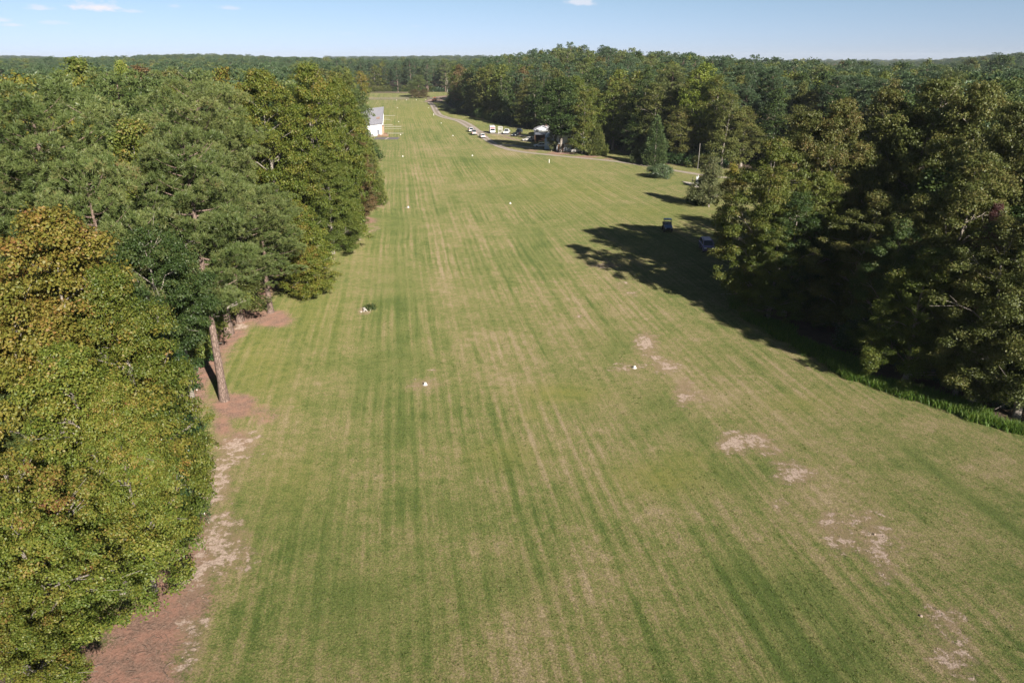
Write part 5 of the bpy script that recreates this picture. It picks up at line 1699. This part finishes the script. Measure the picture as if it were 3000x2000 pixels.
# everything farther off or hardly showing: one mass of forest
src = bpy.data.collections.new('forest_sources')
SRC = []
for nm, key, mt in (('a', 'pine_far_a', 'pine_far'), ('b', 'pine_far_b', 'pine_far'), ('c', 'pine_far_a', 'pine'), ('d', 'leaf_far_a', 'mid'), ('e', 'leaf_far_b', 'oak'), ('f', 'leaf_far_c', 'olive'), ('g', 'leaf_far_a', 'rust'), ('h', 'leaf_far_b', 'lime'), ('i', 'gum_near_b', 'olive'), ('j', 'oak_near_a', 'oak')):
    me = PROTO[key]['crown'].copy()
    me.materials.clear(); me.materials.append(LEAF[mt])
    o = bpy.data.objects.new('forest_tree_' + nm, me)
    src.objects.link(o)
    SRC.append((key, mt))
pts, scl, rot, idx = [], [], [], []


def mass(a, b, h, r, k):
    p = PROTO[SRC[k][0]]
    pts.append((a, b, tz(a, b) - .1)); scl.append((r / p['R'], r / p['R'], h / p['H'])); rot.append(rng.uniform(0, 6.28)); idx.append(k)


for i in rest:
    a, b, h, r, sp, mt, z = CAND[i]
    k = {'pine': int(rng.integers(0, 2)), 'pine_light': 2, 'mid': 3, 'gum': 3, 'gold': 3, 'oak': 4, 'olive': 5, 'rust': 6, 'lime': 7}[mt]
    if math.hypot(a, b) < 95:
        if a < 0 and math.hypot(a, b) < 60: continue
        k = 8 if rng.uniform() < .5 else 9
    mass(a, b, h, r, k)
for (y0, y1, cell) in ((700, 1000, 13), (1000, 1500, 18), (1500, 2300, 26), (2300, 3600, 40)):
    for (a, b) in scatter(y0, y1, cell):
        if abs(a) > .82 * b + 30: continue
        u = rng.uniform()
        rightside = a > -20
        k = int(rng.integers(0, 3)) if u < (.62 if rightside else .93) else int(rng.integers(3, 8) if rng.uniform() < .5 else rng.integers(3, 6))
        g = cell / 13
        poke = rng.uniform() < .05 and a > 60 and b < 1100
        mass(a, b, rng.uniform(16.5, 26) + (5 if poke else 0), (rng.uniform(4.4, 6.4) + (2 if poke else 0)) * max(1, g ** .85), k)
me = bpy.data.meshes.new('distant_forest')
me.vertices.add(len(pts)); me.vertices.foreach_set('co', np.asarray(pts, np.float32).ravel())
for n_, ty, arr in (('scl', 'FLOAT_VECTOR', scl), ('rot', 'FLOAT', rot), ('idx', 'INT', idx)):
    at = me.attributes.new(n_, ty, 'POINT')
    at.data.foreach_set('vector' if ty == 'FLOAT_VECTOR' else 'value', np.asarray(arr, np.int32 if ty == 'INT' else np.float32).ravel())


def instancer(name, me, coll, label):
    o = link(bpy.data.objects.new(name, me))
    tag(o, label, kind='stuff')
    ng = bpy.data.node_groups.new(name, 'GeometryNodeTree')
    ng.interface.new_socket('Geometry', in_out='INPUT', socket_type='NodeSocketGeometry')
    ng.interface.new_socket('Geometry', in_out='OUTPUT', socket_type='NodeSocketGeometry')
    N, L = ng.nodes, ng.links
    gi = N.new('NodeGroupInput'); go = N.new('NodeGroupOutput')
    ci = N.new('GeometryNodeCollectionInfo'); ci.inputs['Collection'].default_value = coll
    ci.inputs['Separate Children'].default_value = True; ci.inputs['Reset Children'].default_value = True
    iop = N.new('GeometryNodeInstanceOnPoints'); iop.inputs['Pick Instance'].default_value = True

    def named(n, ty):
        a = N.new('GeometryNodeInputNamedAttribute'); a.data_type = ty; a.inputs['Name'].default_value = n
        return next(s for s in a.outputs if s.enabled and s.name == 'Attribute')
    L.new(gi.outputs[0], iop.inputs['Points']); L.new(ci.outputs[0], iop.inputs['Instance'])
    L.new(named('idx', 'INT'), iop.inputs['Instance Index'])
    cb = N.new('ShaderNodeCombineXYZ'); L.new(named('rot', 'FLOAT'), cb.inputs[2])
    L.new(cb.outputs[0], iop.inputs['Rotation']); L.new(named('scl', 'FLOAT_VECTOR'), iop.inputs['Scale'])
    L.new(iop.outputs[0], go.inputs[0])
    mod = o.modifiers.new('instances', 'NODES'); mod.node_group = ng
    return o


instancer('distant_forest', me, src, 'unbroken pine and hardwood forest running back to the horizon')

# undergrowth just inside the wood edges
und = bpy.data.collections.new('undergrowth_sources')
for nm, mt in (('a', 'oak'), ('b', 'holly'), ('c', 'olive')):
    m2 = PROTO['shrub_mid']['crown'].copy(); m2.materials.clear(); m2.materials.append(LEAF[mt])
    und.objects.link(bpy.data.objects.new('undergrowth_' + nm, m2))
pts, scl, rot, idx = [], [], [], []
for yy in np.arange(38, 640, 2.2):
    for side in (-1, 1):
        for k in range(3):
            e = xl(yy) - 4.0 - rng.uniform(0, 12) if side < 0 else xr(yy) + 4.2 + rng.uniform(0, 12)
            if side > 0 and (yy < 52 or 84 < yy < 198): continue
            if side < 0 and yy < 44: continue
            if yy > 150 and rng.uniform() < .25: continue
            s = rng.uniform(.35, .95) * (1.5 if yy > 190 else 1)
            pts.append((e, yy + rng.uniform(-1, 1), tz(e, yy) - .1)); scl.append((s, s, s * rng.uniform(.8, 1.5))); rot.append(rng.uniform(0, 6.28)); idx.append(int(rng.integers(0, 3)))
for xx in np.arange(-330, 120, 2.6):
    s = rng.uniform(.6, 1.3)
    pts.append((xx, 643 + rng.uniform(-1, 6), 0)); scl.append((s, s, s * 1.3)); rot.append(0.3); idx.append(int(rng.integers(0, 3)))
me = bpy.data.meshes.new('undergrowth')
me.vertices.add(len(pts)); me.vertices.foreach_set('co', np.asarray(pts, np.float32).ravel())
for n_, ty, arr in (('scl', 'FLOAT_VECTOR', scl), ('rot', 'FLOAT', rot), ('idx', 'INT', idx)):
    at = me.attributes.new(n_, ty, 'POINT')
    at.data.foreach_set('vector' if ty == 'FLOAT_VECTOR' else 'value', np.asarray(arr, np.int32 if ty == 'INT' else np.float32).ravel())
instancer('undergrowth', me, und, 'dark low undergrowth along the edges of the woods')


# unmown grass on the verge in front of the near right woods
def blades(name, label, pts, h, w, mat):
    r2 = np.random.default_rng(77)
    p = np.asarray(pts); n = len(p)
    a = r2.uniform(0, 6.28, n); tl = r2.uniform(.1, .75, n)
    hh = h * r2.uniform(.45, 1.25, n)
    side = np.stack([np.cos(a), np.sin(a), a * 0], 1) * w
    ln = np.stack([-np.sin(a), np.cos(a), a * 0], 1) * (tl * hh)[:, None]
    up = np.zeros((n, 3)); up[:, 2] = hh
    v = np.stack([p - side, p + side, p + up * .6 + ln * .4 + side * .8, p + up + ln, p + up * .6 + ln * .4 - side * .8], 1).reshape(-1, 3)
    b = np.arange(n)[:, None] * 5
    lv = r2.uniform(size=n)
    me = np_mesh(name, v, quads=b + np.array([[0, 1, 2, 4]]), tris=b + np.array([[4, 2, 3]]), attrs={'leaf': ('FACE', np.concatenate([lv, lv])), 'bough': ('FACE', np.concatenate([lv, lv]))}, mat=mat)
    return tag(link(bpy.data.objects.new(name, me)), label, kind='stuff')


vy = rng.uniform(36, 84, 46000)
wid = np.interp(vy, [36, 50, 60, 75, 84], [3.4, 3.6, 3.8, 2.6, 1.6])
vx = xr(vy) - 2.4 + rng.normal(size=len(vy)) * .22 + rng.uniform(0, 1, len(vy)) ** .8 * wid * (.8 + .3 * np.sin(vy * .7)) + .3 * np.sin(vy * 1.3) + .2 * np.sin(vy * 3.1)
blades('tall_grass', 'strip of tall bright unmown grass along the foot of the right woods', np.stack([vx, vy, vx * 0 + .02], 1), .62, .030, LEAF['weed'])
cx_, cy_ = P(1076, 908)
a = rng.uniform(0, 6.28, 260); q = rng.uniform(0, .8, 260)
blades('weeds', 'clump of dark weeds over the drain pipe', np.stack([cx_ + np.cos(a) * q + .3, cy_ + np.sin(a) * q * 1.3 + .5, q * 0], 1), .5, .03, LEAF['oak'])
print('TREES', nk, 'rest', len(rest))


# ------------------------------------------------------------------ air
HAZE = 0.00007
hz = MB(); hz.box(-5700, 5700, -5700, 5700, -34, 48)
hm = bpy.data.materials.new('haze'); hm.use_nodes = True
hn = hm.node_tree; hn.nodes.clear()
ho = hn.nodes.new('ShaderNodeOutputMaterial'); hv_ = hn.nodes.new('ShaderNodeVolumePrincipled')
hv_.inputs['Color'].default_value = (.80, .88, 1, 1); hv_.inputs['Density'].default_value = HAZE; hv_.inputs['Anisotropy'].default_value = 0.0
hn.links.new(hv_.outputs[0], ho.inputs['Volume'])
hobj = hz.build('haze', hm)
tag(hobj, 'thin bluish haze over the distant forest', kind='stuff')


# ------------------------------------------------------------------ litter on the bare strip under the left trees
r3 = np.random.default_rng(31)
paths = []
while len(paths) < 300:
    px_, py_ = r3.uniform(240, 700), r3.uniform(1420, 2080)
    q = P(px_, py_)
    f = STRAW(np.array([q[0]]), np.array([q[1]]))[0]
    if f < .45: continue
    l = .55 * r3.uniform(.12, 1.0) ** 1.8 + .08; a = r3.uniform(0, 6.28)
    d = np.array([math.cos(a), math.sin(a), 0]) * l * .5
    c = np.array([q[0], q[1], .05 + r3.uniform(0, .02)])
    paths.append((np.array([c - d, c + np.array([0, 0, r3.uniform(0, .05)]) + r3.normal(size=3) * .03 * l, c + d]), [.004 + .008 * l, .006 + .008 * l, .003]))
tw = link(bpy.data.objects.new('twigs', tubes_mesh('twigs', paths, simple('twig', (.20, .15, .115), .9, var=.4, scale=2), n=4)))
tag(tw, 'fallen twigs scattered over the reddish strip under the left trees', kind='stuff')


# ------------------------------------------------------------------ small relief on the near field: coarse tufts and loose clods
r4 = np.random.default_rng(58)
n = 60000
ty = 14 + 70 * r4.uniform(size=n) ** 1.2
tx = r4.uniform(-1, 1, n) * (.72 * (ty * CP + 11) + 2)
w = .10 + .75 * LUSH(tx, ty) + .25 * (np.sin(tx * 1.7 + 2 * np.sin(ty * .31)) * np.sin(ty * .9 + tx * .4) > .35)
w *= (1 - np.clip(STRAW(tx, ty) * 1.6, 0, 1)) * (1 - np.clip(BARE(tx, ty) * 1.2, 0, .9)) * (tx > xl(ty) + .8) * (tx < xr(ty) - 1.2)
k = r4.uniform(size=n) < w * .5
cxy = np.stack([tx[k], ty[k]], 1)
m8 = np.repeat(cxy, 7, 0) + r4.normal(size=(len(cxy) * 7, 2)) * .07
LEAF['turf'] = foliage('leaf_turf', [(0.0, (.075, .115, .022)), (.5, (.11, .15, .034)), (1, (.17, .165, .06))], trans=.45)
blades('grass_tufts', 'coarse darker grass tufts standing up out of the mown field', np.stack([m8[:, 0], m8[:, 1], m8[:, 0] * 0 + .02], 1), .085, .016, LEAF['turf'])
n = 30000
ty = 14 + 75 * r4.uniform(size=n) ** 1.1
tx = r4.uniform(-1, 1, n) * (.72 * (ty * CP + 11) + 2)
k = (r4.uniform(size=n) < np.clip(BARE(tx, ty) - .25, 0, 1) * .55)
tx, ty = tx[k], ty[k]
sz = r4.uniform(.015, .06, len(tx)) * (1 + (r4.uniform(size=len(tx)) < .05) * 1.3)
oct_ = np.array([[1, 0, 0], [0, 1, 0], [-1, 0, 0], [0, -1, 0], [.2, .1, .75], [0, 0, -.4]])
V = oct_[None] * sz[:, None, None] * r4.uniform(.7, 1.3, (len(tx), 6, 1)) + np.stack([tx, ty, tx * 0 + .04], 1)[:, None]
F = np.array([[0, 1, 4], [1, 2, 4], [2, 3, 4], [3, 0, 4], [1, 0, 5], [2, 1, 5], [3, 2, 5], [0, 3, 5]])
cm = np_mesh('clods', V.reshape(-1, 3), tris=(np.arange(len(tx))[:, None, None] * 6 + F[None]).reshape(-1, 3), mat=simple('clod', (.30, .23, .185), .95, var=.35, scale=1.5))
tag(link(bpy.data.objects.new('clods', cm)), 'loose clods and pebbles lying on the bare patches of the field', kind='stuff')
